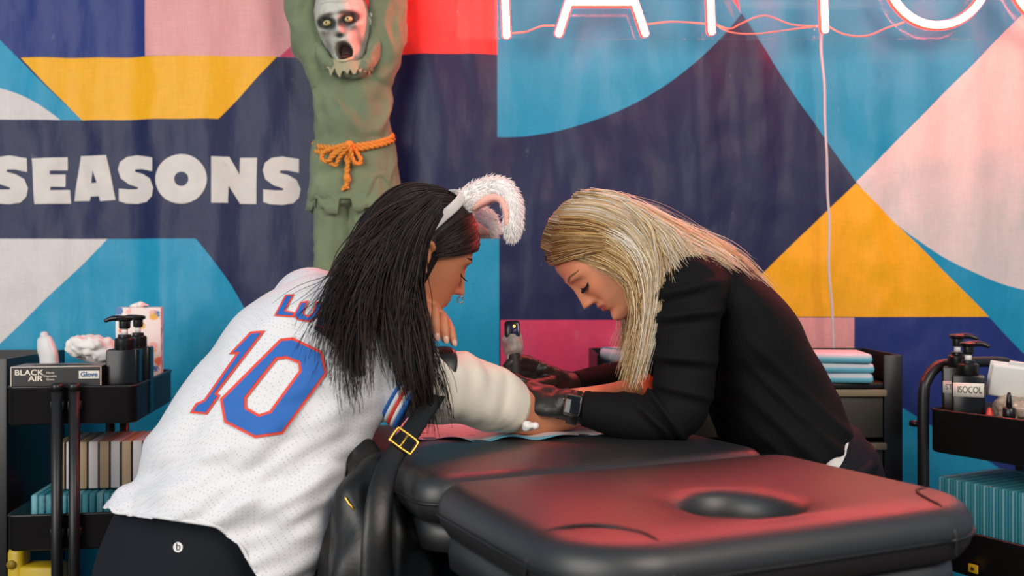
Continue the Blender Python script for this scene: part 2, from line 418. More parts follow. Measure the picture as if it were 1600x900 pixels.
# ================================================================ padded bed
BZ = .68; UU = np.array([.905, .425, 0]); WW = np.array([.425, -.905, 0]); S0 = np.array([.1675, 1.5875, 0]); BW = .65
vinyl = mat('black_vinyl', (25, 25, 27),   .5, spec=.7, var=.12, vscale=4, bump=.10, bscale=420, bdist=.0006)
vb = vinyl.node_tree.nodes['Principled BSDF']; vb.inputs['Coat Weight'].default_value = .3; vb.inputs['Coat Roughness'].default_value = .38
def bedp(u, w, z): return S0 + UU*u + WW*w + np.array([0, 0, z])
def rrect(hu, w0, w1, rs, n=24):
    """rounded rectangle in bed plane; rs radii: (near-left, near-right, far-right, far-left)"""
    out = []
    for (cu, cw, r, a0) in ((hu, w1, rs[1], 0), (hu, w0, rs[2], -1), (-hu, w0, rs[3], -2), (-hu, w1, rs[0], -3)):
        su = 1 if cu > 0 else -1; sw = 1 if cw == w1 else -1
        for k in range(n):
            t = k/(n-1)*PI/2
            # arc from the w side to the u side (order so the loop runs round once)
            if a0 == 0: du, dw = math.sin(t), math.cos(t)
            elif a0 == -1: du, dw = math.cos(t), math.sin(t)
            elif a0 == -2: du, dw = math.sin(t), math.cos(t)
            else: du, dw = math.cos(t), math.sin(t)
            out.append((cu-su*r+su*r*du, cw-sw*r+sw*r*dw))
    full = []                                   # straight runs get points too
    for i, p in enumerate(out):
        q = out[(i+1) % len(out)]; full.append(p); L = math.hypot(q[0]-p[0], q[1]-p[1])
        if i % n == n-1: full += [(p[0]+(q[0]-p[0])*k/14, p[1]+(q[1]-p[1])*k/14) for k in range(1, 14)]
    return np.array(full)
def pad(w0, w1, rs, hole=None, thick=.075, er=.034, puff=.004):
    hu = BW/2; R = []
    def loop(ins): return rrect(hu-ins, w0+ins, w1-ins, [max(.004, r-ins) for r in rs])
    prof = [(er, -thick), (er*.45, -thick+.004), (.004, -thick+.02), (0, -thick*.55)]
    prof += [(er*(1-math.sin(t)), -er*(1-math.cos(t))*.9) for t in ()]
    for k in range(0, 7):
        t = k/6*PI/2; prof.append((er*(1-math.cos(t)), -er*(1-math.sin(t))*.95))
    loops = [(loop(i), z) for i, z in prof]
    top = loops[-1][0]
    if hole is None:
        c = np.array([0, (w0+w1)/2]); inner = c+(top-c)*.02
    else:
        hc, ha, hb = hole; c = np.array(hc); d = top-c
        L = np.linalg.norm(d/np.array([ha, hb]), axis=1)[:, None]; inner = c+d/L
    for s in (.15, .35, .6, .85):
        loops.append((top+(inner-top)*s, puff*math.sin(PI*min(1, s))))
    if hole is not None:
        loops.append((top+(inner-top)*.95, -.001)); loops.append((inner, -.010)); loops.append((c+(inner-c)*.95, -.03)); loops.append((c+(inner-c)*.94, -thick))
    for l, z in loops: R.append([bedp(u, w, BZ+z) for u, w in l])
    return rings_to_mesh(R, cap0=hole is None, cap1=hole is None)
bed = thing('padded_bed', 'black vinyl padded treatment bed with a face hole and red neon sheen', 'treatment bed', (S0[0], S0[1], 0))
near = obj('cushion', pad(.004, .462, (.115, .115, .05, .06), ((-.012, .325), .075, .085)), vinyl, bed); near['label'] = 'near cushion with oval face hole'
far = obj('cushion', pad(-.62, -.004, (.05, .05, .1, .1)), vinyl, bed)
pip = mat('vinyl_piping', (15, 15, 16), .45)
def arc_on(c0, c1, c2, bow=.0): return [bedp(*c0, BZ-.02), bedp(*c1, BZ+.001), bedp(*c2, BZ-.02)]
hu = BW/2
for pts in ([(-hu-.001, .335, -.055), (-hu+.002, .336, -.03), (-hu+.02, .338, -.006), (-hu+.05, .345, .002), (-hu+.085, .362, .0035), (-hu+.108, .395, .0025), (-hu+.115, .425, .000), (-hu+.117, .445, -.010), (-hu+.118, .462, -.035), (-hu+.118, .463, -.06)],
            [(hu-.105, .463, -.06), (hu-.105, .461, -.03), (hu-.103, .440, -.005), (hu-.10, .42, .001), (hu-.085, .385, .0025), (hu-.06, .36, .002), (hu-.03, .35, -.003), (hu-.008, .347, -.015), (hu+.001, .346, -.04)]):
    obj('piping', tube([bedp(u, w, BZ+z+.0005) for u, w, z in pts], .0022, n=6), pip, near)
def seam_loop(w0, w1, rs, z, ins, parent):
    l = rrect(BW/2-ins, w0+ins, w1-ins, [max(.004, r-ins) for r in rs], 10); l = np.vstack([l, l[:1]])
    obj('piping', sweep([bedp(u, w, z) for u, w in l], .0028, n=6, sub=1, round0=False, round1=False), pip, parent)
seam_loop(.004, .462, (.115, .115, .05, .06), BZ-.040, -.0008, near); seam_loop(-.62, -.004, (.05, .05, .1, .1), BZ-.040, -.0008, far)
def slab(w0, w1, ins, z0, z1, r):
    ls = [rrect(BW/2-ins-a, w0+a, w1-ins-a, (r, r, .03, .03)) for a in (.012, .002, 0, .002, .012)]
    return rings_to_mesh([[bedp(u, w, z) for u, w in l] for l, z in zip(ls, (z0, z0+.006, (z0+z1)/2, z1-.006, z1))])
obj('base_frame', slab(.012, .462, .022, BZ-.128, BZ-.074, .10), vinyl, bed); obj('base_frame', slab(-.61, -.012, .02, BZ-.128, BZ-.074, .08), vinyl, bed)
steel = mat('brushed_steel', (150, 152, 155), .3, metal=1.0)
for u in (-.24, .24):
    for w, w2 in ((.30, .36), (-.45, -.52), (.02, .0)):
        obj('leg', tube([bedp(u, w, BZ-.12), bedp(u*1.03, w2, .0)], .014, n=10), steel, bed)
for w in (.33, -.48):
    obj('leg_brace', tube([bedp(-.245, w, .25), bedp(.245, w, .25)], .009, n=8), steel, bed)

# ================================================================ carts, cabinets and what stands on them
blk = mat('black_metal', (22, 21, 22), .38, spec=.5, var=.15, vscale=12)
blk_in = mat('black_tray', (26, 24, 24), .5)
def frame2(o, e1, e2):
    o = np.asarray(o, float); e1 = nrm(e1); e2 = nrm(e2)
    return lambda a, b, z: np.array([o[0]+e1[0]*a+e2[0]*b, o[1]+e1[1]*a+e2[1]*b, z])
def tray(T, A, B, z0, z1, t=.004, lip=.006):
    """open tray in frame T: floor plus four walls with a rolled lip"""
    def loop(i, z): return [T(a, b, z) for a, b in ((i, i), (A-i, i), (A-i, B-i), (i, B-i))]
    def rloop(i, z, r=.018):
        out = []
        for ca, cb, s in ((i, i, 2), (A-i, i, 3), (A-i, B-i, 0), (i, B-i, 1)):
            xa = ca+r*(1 if s in (2, 1) else -1); xb = cb+r*(1 if s in (2, 3) else -1)
            for k in range(5):
                t_ = (s+k/4)*PI/2; out.append(T(xa+r*math.cos(t_), xb+r*math.sin(t_), z))
        return out
    R = [rloop(.004, z0), rloop(0, z0+.004), rloop(0, z1-lip), rloop(-.003, z1-lip*.5), rloop(-.001, z1), rloop(t, z1), rloop(t, z0+t), rloop(.05, z0+t)]
    return rings_to_mesh(R)
# --- left cart
cart_l = thing('utility_cart', 'black metal tiered utility cart beside the woman in the white jersey', 'cart', (-.93, 2.33, 0))
e1 = nrm((-.989, -.149)); e2 = nrm((-.149, .989)); LT = frame2((-.813, 2.15), e1, e2); LA, LB = .262, .42
for z0, z1 in ((.668, .751), (.40, .478), (.12, .20)):
    obj('tray', tray(LT, LA, LB, z0, z1), blk, cart_l)
for a in (.121, .156):
    obj('pole', cyl(LT(a, -.016, .05), LT(a, -.016, .742), .0115), blk, cart_l); obj('pole', cyl(LT(a, LB+.016, .05), LT(a, LB+.016, .742), .0115), blk, cart_l)
    obj('pole_cap', lathe([(.0125, 0), (.0125, .012), (.010, .016), (.003, .017)], LT(a, -.016, .742), 16), blk, cart_l)
    for z in (.71, .44, .16): obj('bracket', box(LT(a, -.006, z), (.03, .02, .02), bev=.003), blk, cart_l)
for a, b in ((.02, .02), (LA-.02, .02), (.02, LB-.02), (LA-.02, LB-.02)):
    obj('caster', join(cyl(LT(a-.012, b, .035), LT(a+.012, b, .035), .032), cyl(LT(a, b, .05), LT(a, b, .13), .008)), blk, cart_l)

def pump_bottle(T, a, b, w, zf, zs, label, look, rot=None, group=None, d=None):
    """square pump bottle; T maps local plan coordinates; zf foot, zs shoulder"""
    d = w if d is None else d; c = T(a, b, zf); r = thing('pump_bottle', label, 'bottle', c, group)
    ax1 = nrm(T(1, 0, 0)-T(0, 0, 0)); ax2 = nrm(T(0, 1, 0)-T(0, 0, 0)); R = np.stack([ax1, ax2, np.array([0, 0, 1])], 1)
    h = zs-zf; obj('body', box(c+np.array([0, 0, h/2]), (w, d, h), R, bev=.006), look, r, sharp=40)
    z = zs; k = w/.06
    obj('collar', lathe([(.0185*k, 0), (.0195*k, .002), (.0195*k, .022), (.018*k, .024), (.013*k, .026), (.013*k, .032), (.004, .033)], c+np.array([0, 0, h-.001]), 24), cap_m, r, sharp=30)
    obj('piston', cyl(c+np.array([0, 0, h+.03]), c+np.array([0, 0, h+.046]), .0065*k), white_p, r)
    obj('pump_head', join(lathe([(.010*k, 0), (.011*k, .004), (.011*k, .016), (.016*k, .019), (.017*k, .024), (.012*k, .027), (.002, .028)], c+np.array([0, 0, h+.044]), 20),
        sweep([c+ax1*.0*k+np.array([0, 0, h+.066]), c+ax1*.022*k+np.array([0, 0, h+.067]), c+ax1*.036*k+np.array([0, 0, h+.062])], [.0065*k, .0055*k, .004*k], n=10)), cap_m, r, sharp=40)
    return r, R, c, h
cap_m = mat('black_plastic', (17, 17, 18), .32); white_p = mat('white_plastic', (226, 224, 220), .35)
bot_m = mat('black_gloss_bottle', (9, 10, 12), .22, spec=.35); amber = mat('dark_amber_bottle', (26, 10, 8), .2, spec=.35)
paper = mat('label_paper', (226, 218, 205), .6); ink = mat('black_ink', (24, 22, 24), .6); gold_e = mat('cream_ink', (228, 214, 196), .5)
pump_bottle(LT, .036, .06, .066, .672, .826, 'black square pump bottle at the front corner of the left cart', bot_m)
pump_bottle(LT, .028, .155, .060, .672, .826, 'black square pump bottle standing behind another near the tissue box', bot_m)

# glove box with an oval opening
gb = thing('glove_box', 'black disposable glove box with an oval opening on the left cart', 'box', LT(.18, .07, .672))
gd = mat('glove_box_card', (30, 26, 26), .4, var=.2, vscale=20); gt = mat('glove_box_top', (84, 74, 66), .35, var=.45, vscale=9)
def glove_box():
    A0, A1, B0, B1, z0, z1 = .072, .256, .008, .105, .673, .792
    side = [[LT(a, b, z) for a, b in ((A0, B0), (A1, B0), (A1, B1), (A0, B1))] for z in (z0, z1)]
    obj('carton', rings_to_mesh(side, cap1=False), gd, gb, smooth=False)
    n = 40; o_ = []; i_ = []
    for k in range(n):
        t = 2*PI*k/n; i_.append(((A0+A1)/2+.064*math.cos(t), (B0+B1)/2-.004+.018*math.sin(t)))
    v, f = flat([(A0, B0), (A1, B0), (A1, B1), (A0, B1)], [i_]); obj('top_panel', ([LT(a, b, z1) for a, b in v], f), gt, gb, smooth=False)
    obj('opening', rings_to_mesh([[LT(a, b, z) for a, b in i_] for z in (z1-.0005, z1-.03)], cap0=False), ink, gb)
    up = np.array([0, 0, 1]); ux = -np.array([e1[0], e1[1], 0]); yy = -.0012
    text('lettering', 'BLACK', .0165, LT(.219, B0+yy, .779), ux, up, gold_e, gb, xs=1.15, bold=.0003)
    text('lettering', 'AIR', .0165, LT(.206, B0+yy, .766), ux, up, gold_e, gb, xs=1.15, bold=.0003)
    for k, w in enumerate(('Nitrile', 'Disposable', 'Gloves')): text('lettering', w, .0062, LT(.176, B0+yy, .7785-.007*k), ux, up, gold_e, gb)
    obj('divider', box(LT(.193, B0+yy, .7715), (.0006, .0006, .02)), gold_e, gb)
    obj('logo_patch', box(LT(.097, B0+yy, .7735), (.042, .001, .017), rotz(math.atan2(e1[1], e1[0])), bev=.0004), paper, gb)
    text('lettering', 'Glove', .0145, LT(.097, B0+yy*2, .774), ux, up, mat('logo_blue', (48, 96, 150), .5), gb, bold=.0003)
    obj('trim_line', box(LT((A0+A1)/2, B0+yy, z1-.001), (.184, .001, .0016), rotz(math.atan2(e1[1], e1[0]))), gold_e, gb)
    for a in (A0+.001, A1-.001): obj('trim_line', box(LT(a, B0+yy, .75), (.0016, .001, .08), rotz(math.atan2(e1[1], e1[0]))), gold_e, gb)
glove_box()

# tissue box
tb = thing('tissue_box', 'white tissue box with blue and orange floral print on the left cart', 'tissue box', LT(.095, .345, .672))
def tissue_mat():
    m = mat('floral_card', (232, 226, 220), .5); nt = m.node_tree; N = nt.nodes; b = N['Principled BSDF']
    tc = N.new('ShaderNodeTexCoord'); v = N.new('ShaderNodeTexVoronoi'); v.inputs['Scale'].default_value = 36
    nn = N.new('ShaderNodeTexNoise'); nn.inputs['Scale'].default_value = 70
    add = N.new('ShaderNodeMix'); add.data_type = 'RGBA'; add.inputs[0].default_value = .012; nt.links.new(tc.outputs['Object'], add.inputs[6]); nt.links.new(nn.outputs['Color'], add.inputs[7])
    nt.links.new(add.outputs[2], v.inputs['Vector'])
    lt = N.new('ShaderNodeMath'); lt.operation = 'LESS_THAN'; nt.links.new(v.outputs['Distance'], lt.inputs[0]); lt.inputs[1].default_value = .42
    r = N.new('ShaderNodeValToRGB'); r.color_ramp.interpolation = 'CONSTANT'; el = r.color_ramp.elements
    el[0].position = 0; el[0].color = lin((70, 118, 176))+(1,); el[1].position = .32; el[1].color = lin((236, 120, 84))+(1,)
    for p_, c_ in ((.45, (232, 226, 220)), (.62, (40, 62, 120)), (.72, (240, 180, 170)), (.84, (222, 176, 70)), (.9, (232, 226, 220))):
        e = el.new(p_); e.color = lin(c_)+(1,)
    sp = N.new('ShaderNodeSeparateColor'); nt.links.new(v.outputs['Color'], sp.inputs[0]); nt.links.new(sp.outputs[0], r.inputs[0])
    mx = N.new('ShaderNodeMix'); mx.data_type = 'RGBA'; nt.links.new(lt.outputs[0], mx.inputs[0]); mx.inputs[6].default_value = lin((232, 226, 220))+(1,); nt.links.new(r.outputs[0], mx.inputs[7]); nt.links.new(mx.outputs[2], b.inputs['Base Color'])
    return m
tc_ = P(219, 560, 2.49); tz = .912
obj('carton', box((tc_[0], tc_[1], (.672+tz)/2), (.104, .11, tz-.672), rotz(.28), bev=.0015), tissue_mat(), tb, sharp=40)
tiss = mat('white_tissue', (236, 231, 226), .8, var=.05, vscale=20, bump=.3, bscale=30)
def crumple(name, c, s, m, parent=None, seed=0., amp=.35, vox=.004, n=5):
    r = random.Random(seed*13+1); parts = []
    for k in range(n):
        o = np.array([r.uniform(-1, 1)*s[0]*.5, r.uniform(-1, 1)*s[1]*.5, r.uniform(-.6, .6)*s[2]*.5])
        parts.append(ellipsoid(np.asarray(c)+o, [q*r.uniform(.45, .75) for q in s], rotz(r.uniform(0, 3)) @ rotx(r.uniform(-.5, .5))))
    v, f = fuse(parts, vox, 2); N = fuse.normals; C = np.asarray(c)
    d = np.array([abs(nz(p-C, 28, seed))*1.0-.3+.5*abs(nz(p-C, 60, seed+4)) for p in v])
    v = v + N*(d*amp*min(s))[:, None]
    return obj(name, (v, f), m, parent)
crumple('tissue_tuft', (tc_[0]-.005, tc_[1], tz+.004), (.026, .02, .010), tiss, tb, 2.)
tag(crumple('paper_bag', P(142, 545, 2.33), (.055, .05, .036), tiss, None, 3., .45), 'crumpled white paper bag behind the glove box on the left cart', 'paper bag')
tag(crumple('paper_towel_wad', P(212, 560, 2.36), (.035, .035, .05), tiss, None, 5., .4), 'crumpled white paper towel between the pump bottle and tissue box', 'paper towel')
# upright translucent container
wcm = mat('milky_plastic', (226, 224, 222), .35, trans=.15)
cA, cB = P(73, 572, 2.36), P(69, 521, 2.36)
pc = thing('squeeze_bottle', 'small white plastic bottle leaning upright at the left of the paper bag', 'bottle', LT(.30, .2, .7))
obj('body', sweep([P(78, 650, 2.36), P(77, 566, 2.36), P(73, 545, 2.36), P(70, 531, 2.36)], [(.021, .013), (.021, .013), (.021, .013), (.017, .011)], side=(0, 1, 0), n=20, sub=4, expo=3), wcm, pc)
obj('cap', sweep([P(70, 531, 2.36), P(69, 523, 2.36)], [(.010, .010), (.009, .009)], side=(0, 1, 0), n=16), wcm, pc)

# second tier: shrink wrapped pads and a row of cartridge boxes
wrap = mat('clear_wrap_teal', (56, 128, 138), .18, spec=.7, coat=.5, var=.3, vscale=30, bump=.8, bscale=45, bdist=.006)
def wrapped_pack(c, s, R, label, slats, group=None, parent_name='pad_pack'):
    t = thing(parent_name, label, 'packet', (c[0], c[1], c[2]-s[2]/2), group)
    R = np.asarray(R); edge = mat('teal_pad_edge', (52, 142, 156), .5); pale = mat('pale_pad', (110, 176, 186), .5)
    n = slats; w = s[0]/n
    for k in range(n):
        q = np.asarray(c)+R@np.array([-s[0]/2+w*(k+.5), 0, 0]); obj('folded_pad', box(q, (w*.86, s[1]*.97, s[2]*.96), R, bev=min(w*.3, .003)), edge if k % 3 else pale, t)
    v, f = box(c, (s[0]*1.01, s[1]*1.01, s[2]*1.01), R, bev=.008)
    obj('plastic_wrap', (v, f), film, t)
    return t
film = mat('clear_film', (225, 245, 250), .16, trans=1.0, alpha=.22, spec=.8, bump=1.0, bscale=40, bdist=.006)
Rl = rotz(math.atan2(-e1[1], -e1[0]))
wrapped_pack(LT(.11, .16, .458), (.24, .22, .105), Rl, 'teal pads in clear film on the middle tier of the left cart', 16)
for k in range(9):
    xx = -.010+.0235*k; m_ = mat('box_white', (196, 190, 190), .5) if k % 2 else mat('box_tan', (172, 146, 116), .5)
    t = thing('cartridge_box', ('narrow white' if k % 2 else 'narrow tan') + ' cartridge box, %s from the right in the upright row' % ('first second third fourth fifth sixth seventh eighth ninth'.split()[k]), 'box', LT(xx, .16, .513), 'cartridge boxes standing in a row')
    obj('carton', box(LT(xx, .16, .5665), (.0190, .16, .104), Rl, bev=.001), m_, t, sharp=30)
    obj('edge_panel', box(LT(xx+.0107, .162, .5655), (.0022, .158, .102), Rl), ink, t)
# yellow tape holder on the lowest tier
yel = mat('yellow_plastic', (206, 172, 30), .4)
yh = thing('yellow_holder', 'yellow plastic holder on the lowest tier of the left cart', 'holder', P(50, 900, 2.2))
yh.location.z = .125
q0 = P(30, 885, 2.24)
obj('upright', box((q0[0], q0[1], .2525), (.036, .05, .255), bev=.012), yel, yh, sharp=50); obj('base', box((q0[0]+.055, q0[1], .2325), (.085, .06, .215), bev=.006), yel, yh, sharp=50)
obj('eyelet', cyl((q0[0]-.004, q0[1]-.03, .345), (q0[0]-.004, q0[1]-.02, .345), .010), mat('dark_yellow', (150, 120, 20), .5), yh)

# --- drawer cabinets
olive = mat('drawer_front', (74, 70, 62), .35, var=.12, vscale=10); hand_m = mat('handle_strip', (150, 132, 106), .4)
def cabinet(name, label, x0, x1, y0, y1, zt, nd):
    t = thing(name, label, 'cabinet', ((x0+x1)/2, (y0+y1)/2, 0)); w = x1-x0; d = y1-y0; zm = zt-.07
    def bx(n, a0, a1, b0, b1, c0, c1, m, bev=.002, par=None): return obj(n, box(((a0+a1)/2, (b0+b1)/2, (c0+c1)/2), (a1-a0, b1-b0, c1-c0), bev=bev), m, par or t, sharp=40)
    bx('side_panel', x0, x0+.03, y0, y1, .06, zm, blk); bx('side_panel', x1-.035, x1, y0, y1, .06, zm, blk); bx('back_panel', x0, x1, y1-.01, y1, .06, zm, blk); bx('top_panel', x0, x1, y0, y1, zm-.012, zm, blk)
    # raised rim: back and sides, sloping down to the front
    def rim(x): return ([(x, y0, zm), (x, y1, zm), (x, y1, zt), (x, y0, zt-.002), (x+.006, y0, zm), (x+.006, y1, zm), (x+.006, y1, zt), (x+.006, y0, zt-.002)], [(0, 1, 2, 3), (7, 6, 5, 4), (0, 4, 5, 1), (1, 5, 6, 2), (2, 6, 7, 3), (3, 7, 4, 0)])
    obj('rim', join(rim(x0), rim(x1-.006), box(((x0+x1)/2, y1-.003, (zm+zt)/2), (w, .006, zt-zm))), blk, t, smooth=False)
    bx('front_post', x1-.045, x1, y0-.006, y0, .06, zt-.002, blk)
    h = (zm-.09)/nd
    for k in range(nd):
        z1 = zm-.014-k*h; dr = bx('drawer', x0+.034, x1-.047, y0-.004, y1-.02, z1-h+.012, z1-.012, olive)
        bx('handle', x0+.034, x1-.042, y0-.016, y0+.002, z1-.016, z1, hand_m, par=dr)
    for xx in (x0+.03, x1-.03):
        for yy in (y0+.03, y1-.03): bx('foot', xx-.02, xx+.02, yy-.02, yy+.02, 0, .06, blk)
    return t
cabinet('drawer_cabinet', 'black cabinet with olive drawers behind the woman in black', .205, .94, 2.40, 2.66, .800, 5)
cl = cabinet('drawer_cabinet', 'black cabinet cut off by the left edge of the photo', -1.85, -1.195, 2.36, 2.66, .795, 5)
# pads folded on the cabinets
padw = mat('pad_white', (214, 216, 222), .7, var=.05, vscale=25); padb = mat('pad_blue', (110, 190, 214), .6)
def folded_pads(name, label, c, s, rot, n=3):
    t = thing(name, label, 'pads', (c[0], c[1], c[2])); R = rotz(rot)
    for k in range(n):
        h = s[2]/n; z = c[2]+h*(k+.5); dr = rotz(rot+.05*math.sin(k*2.1)); fr = .22*(k+1)/n
        a = obj('folded_pad', box((c[0], c[1], z), (s[0], s[1], h*.95), dr, bev=h*.35), padw, t)
        q = np.array([c[0], c[1], z]) + dr@np.array([s[0]*(-.5+.17), 0, 0]); obj('blue_border', box(q, (s[0]*.22, s[1]*1.004, h*.97), dr, bev=h*.35), padb, a)
        q = np.array([c[0], c[1], z]) + dr@np.array([0, -s[1]*.5+.012, -h*.12]); obj('blue_border', box(q, (s[0]*1.004, .026, h*.74), dr, bev=h*.3), padb, a)
    return t
folded_pads('underpad_stack', 'folded white and blue underpads on the drawer cabinet behind the black top', (.775, 2.475, .731), (.20, .165, .072), -.10)
pk = P(972, 575, 2.52)
folded_pads('underpad_stack', 'white and blue underpads glimpsed past the blonde hair', (pk[0], pk[1], .731), (.07, .13, .078), .35, 2)
folded_pads('underpad_stack', 'pale blue folded underpad on the cabinet at the left edge', (-1.30, 2.50, .725), (.13, .16, .05), .3, 2)

# --- right cart
cart_r = thing('utility_cart', 'black tubular utility cart holding labelled pump bottles at the right edge', 'cart', (1.1, 2.15, 0))
RT = frame2((.925, 2.21), (.475, -.88), (.88, .475)); BT = frame2((0, 0), (.94, -.34), (.34, .94)); RA, RB = .44, .34
for z0, z1 in ((.598, .694), (.345, .44), (.10, .19)):
    obj('tray', tray(RT, RA, RB, z0, z1), blk, cart_r)
for a in (-.014, RA+.014):
    obj('frame_tube', sweep([RT(a, .0, .04), RT(a, .0, .5), RT(a, .0, .71), RT(a, .012, .755), RT(a, .045, .782), RT(a, .09, .788), RT(a, .2, .788), RT(a, RB-.05, .782), RT(a, RB-.012, .755), RT(a, RB, .71), RT(a, RB, .4), RT(a, RB, .04)], .0125, n=14, sub=4), blk, cart_r)
    for b in (0, RB):
        obj('caster', join(cyl(RT(a-.012, b, .03), RT(a+.012, b, .03), .029)), blk, cart_r)
obj('knob', cyl(RT(-.026, -.0, .655), RT(-.045, -.005, .655), .007), blk, cart_r)
def BTp(px, d): o_ = P(px, 0, d); return frame2((o_[0], o_[1]), (.94, -.34), (.34, .94))
r, R, c, h = pump_bottle(BTp(1513, 2.165), 0, 0, .066, .602, .772, 'black pump bottle labelled ISOCOL on the right cart', bot_m, d=.038)
ux = nrm((R[:, 0])); nrm_ = -R[:, 1]
obj('label_panel', box(c+nrm_*.0195+np.array([0, 0, .138])-ux*.001, (.061, .001, .030), R), paper, r); text('lettering', 'ISOCOL', .021, c+nrm_*.0205+np.array([0, 0, .138])+ux*.001, ux, (0, 0, 1), ink, r, xs=.66)
r, R, c, h = pump_bottle(BTp(1496, 2.222), 0, 0, .064, .602, .786, 'dark amber pump bottle labelled ST behind the ISOCOL bottle', amber, d=.038)
obj('label_panel', box(c+nrm_*.0195+np.array([0, 0, .138])-ux*.001, (.060, .001, .026), R), paper, r); text('lettering', 'ST', .017, c+nrm_*.0205+np.array([0, 0, .138])-ux*.019, ux, (0, 0, 1), ink, r, xs=.85)
rc = thing('red_cap_bottle', 'tiny bottle with a red conical cap beside the ISOCOL bottle', 'bottle', RT(.125, .035, .602))
obj('body', lathe([(.009, 0), (.0095, .004), (.0095, .07), (.009, .078), (.004, .08)], RT(.125, .035, .602), 18), white_p, rc); obj('cap', lathe([(.009, 0), (.0075, .012), (.0045, .022), (.003, .027), (.001, .028)], RT(.125, .035, .678), 18), mat('red_cap', (214, 60, 46), .4), rc)
db = thing('dropper_bottle', 'small black dropper bottle with a pointed cap on the right cart', 'bottle', RT(.155, .055, .602))
q = RT(.160, .05, .602)
obj('body', lathe([(.0135, 0), (.0145, .004), (.0145, .072), (.010, .082), (.004, .083)], q, 20), bot_m, db); obj('collar', lathe([(.0115, 0), (.0125, .002), (.0125, .02), (.010, .023), (.003, .024)], q+np.array([0, 0, .084]), 20), cap_m, db); obj('dropper', lathe([(.006, 0), (.0055, .012), (.0045, .022), (.003, .03), (.001, .031)], q+np.array([0, 0, .108]), 16), cap_m, db)
tr = thing('foam_tray', 'white plastic lid leaning on items in the right cart', 'lid', P(1585, 640, 2.12)); tr.location.z = .602
Rt = rotz(-.35) @ rotx(.35) @ roty(.12); cc = P(1592, 598, 2.14)
obj('lid', box(cc, (.115, .012, .075), Rt, bev=.005), white_p, tr); obj('rim', box(cc+Rt@np.array([0, .006, 0]), (.123, .004, .083), Rt, bev=.0018), white_p, tr)
obj('lug', box(cc+Rt@np.array([-.01, .004, .041]), (.03, .006, .012), Rt, bev=.0025), white_p, tr)
bagm = mat('beige_plastic_bag', (190, 166, 146), .22, var=.3, vscale=25, bump=.5, bscale=30, trans=.2)
tag(crumple('plastic_bag', P(1585, 645, 2.13), (.062, .05, .040), bagm, None, 8., .4), 'crumpled clear plastic bag under the white lid on the right cart', 'plastic bag')
tag(crumple('blue_wipe', P(1594, 650, 2.15), (.035, .03, .012), mat('blue_cloth', (44, 122, 180), .6, bump=.4, bscale=90), None, 9., .3), 'bright blue wipe at the rim of the right cart', 'wipe')
Rr = np.stack([nrm((.475, -.88, 0)), nrm((.88, .475, 0)), np.array([0, 0, 1])], 1)
wrapped_pack(RT(.12, .13, .452), (.22, .23, .185), Rr, 'large teal pack of folded pads in film on the right cart', 30)
wrapped_pack(RT(.345, .13, .437), (.18, .23, .155), Rr, 'second teal pack of folded pads nearer the right edge', 24)
tagy = thing('yellow_tag', 'tiny yellow tag on the lower tray of the right cart', 'tag', RT(.16, -.004, .36)); obj('plate', box(RT(.115, -.004, .366), (.022, .004, .018), Rr, bev=.001), yel, tagy, sharp=40); obj('hole', box(RT(.115, -.0065, .366), (.007, .002, .006), Rr), ink, tagy)
# --- sheet under the arms on the bed
sh = thing('disposable_sheet', 'white disposable sheet with blue border under the arms on the bed', 'sheet', (0, 2.0, BZ))
def sheet():
    C = [P(640, 676, 0), ]
    def tb_(px, py): d = (CAMZ-BZ-.006)*FPX/(py-450); return np.array([(px-800)/FPX*d, d])
    n = 60; m = 20; V = []; F = []; col = []
    for i in range(n+1):
        t = i/n; x = 612+400*t; y = 684+3*math.sin(t*5+.4)+2.0*math.sin(t*23)-(8*max(0, t-.8)/.2)-(6*max(0, .12-t)/.12); a = tb_(x, y); b = np.array([a[0]*1.02+.01, 2.20])
        for j in range(m+1):
            s = j/m; q = a+(b-a)*s; V.append((q[0], q[1], BZ+.006+.003*math.sin(t*31+s*7)*max(0, 1-s*2)+.0015*math.sin(s*40+t*11)))
    for i in range(n):
        for j in range(m):
            k = i*(m+1)+j; F.append((k, k+1, k+m+2, k+m+1))
    blueF = [f for q, f in enumerate(F) if q % m < 1]; whF = [f for q, f in enumerate(F) if q % m >= 1]
    obj('sheet_panel', (V, whF), mat('sheet_white', (226, 222, 224), .6), sh, recalc=False); obj('blue_border', (V, blueF), padb, sh, recalc=False)
sheet()
tag(crumple('tissue', P(829, 664, 1.80), (.016, .014, .013), tiss, None, 6., .4, .0025), 'small crumpled tissue on the sheet beside the gloved hand', 'tissue')

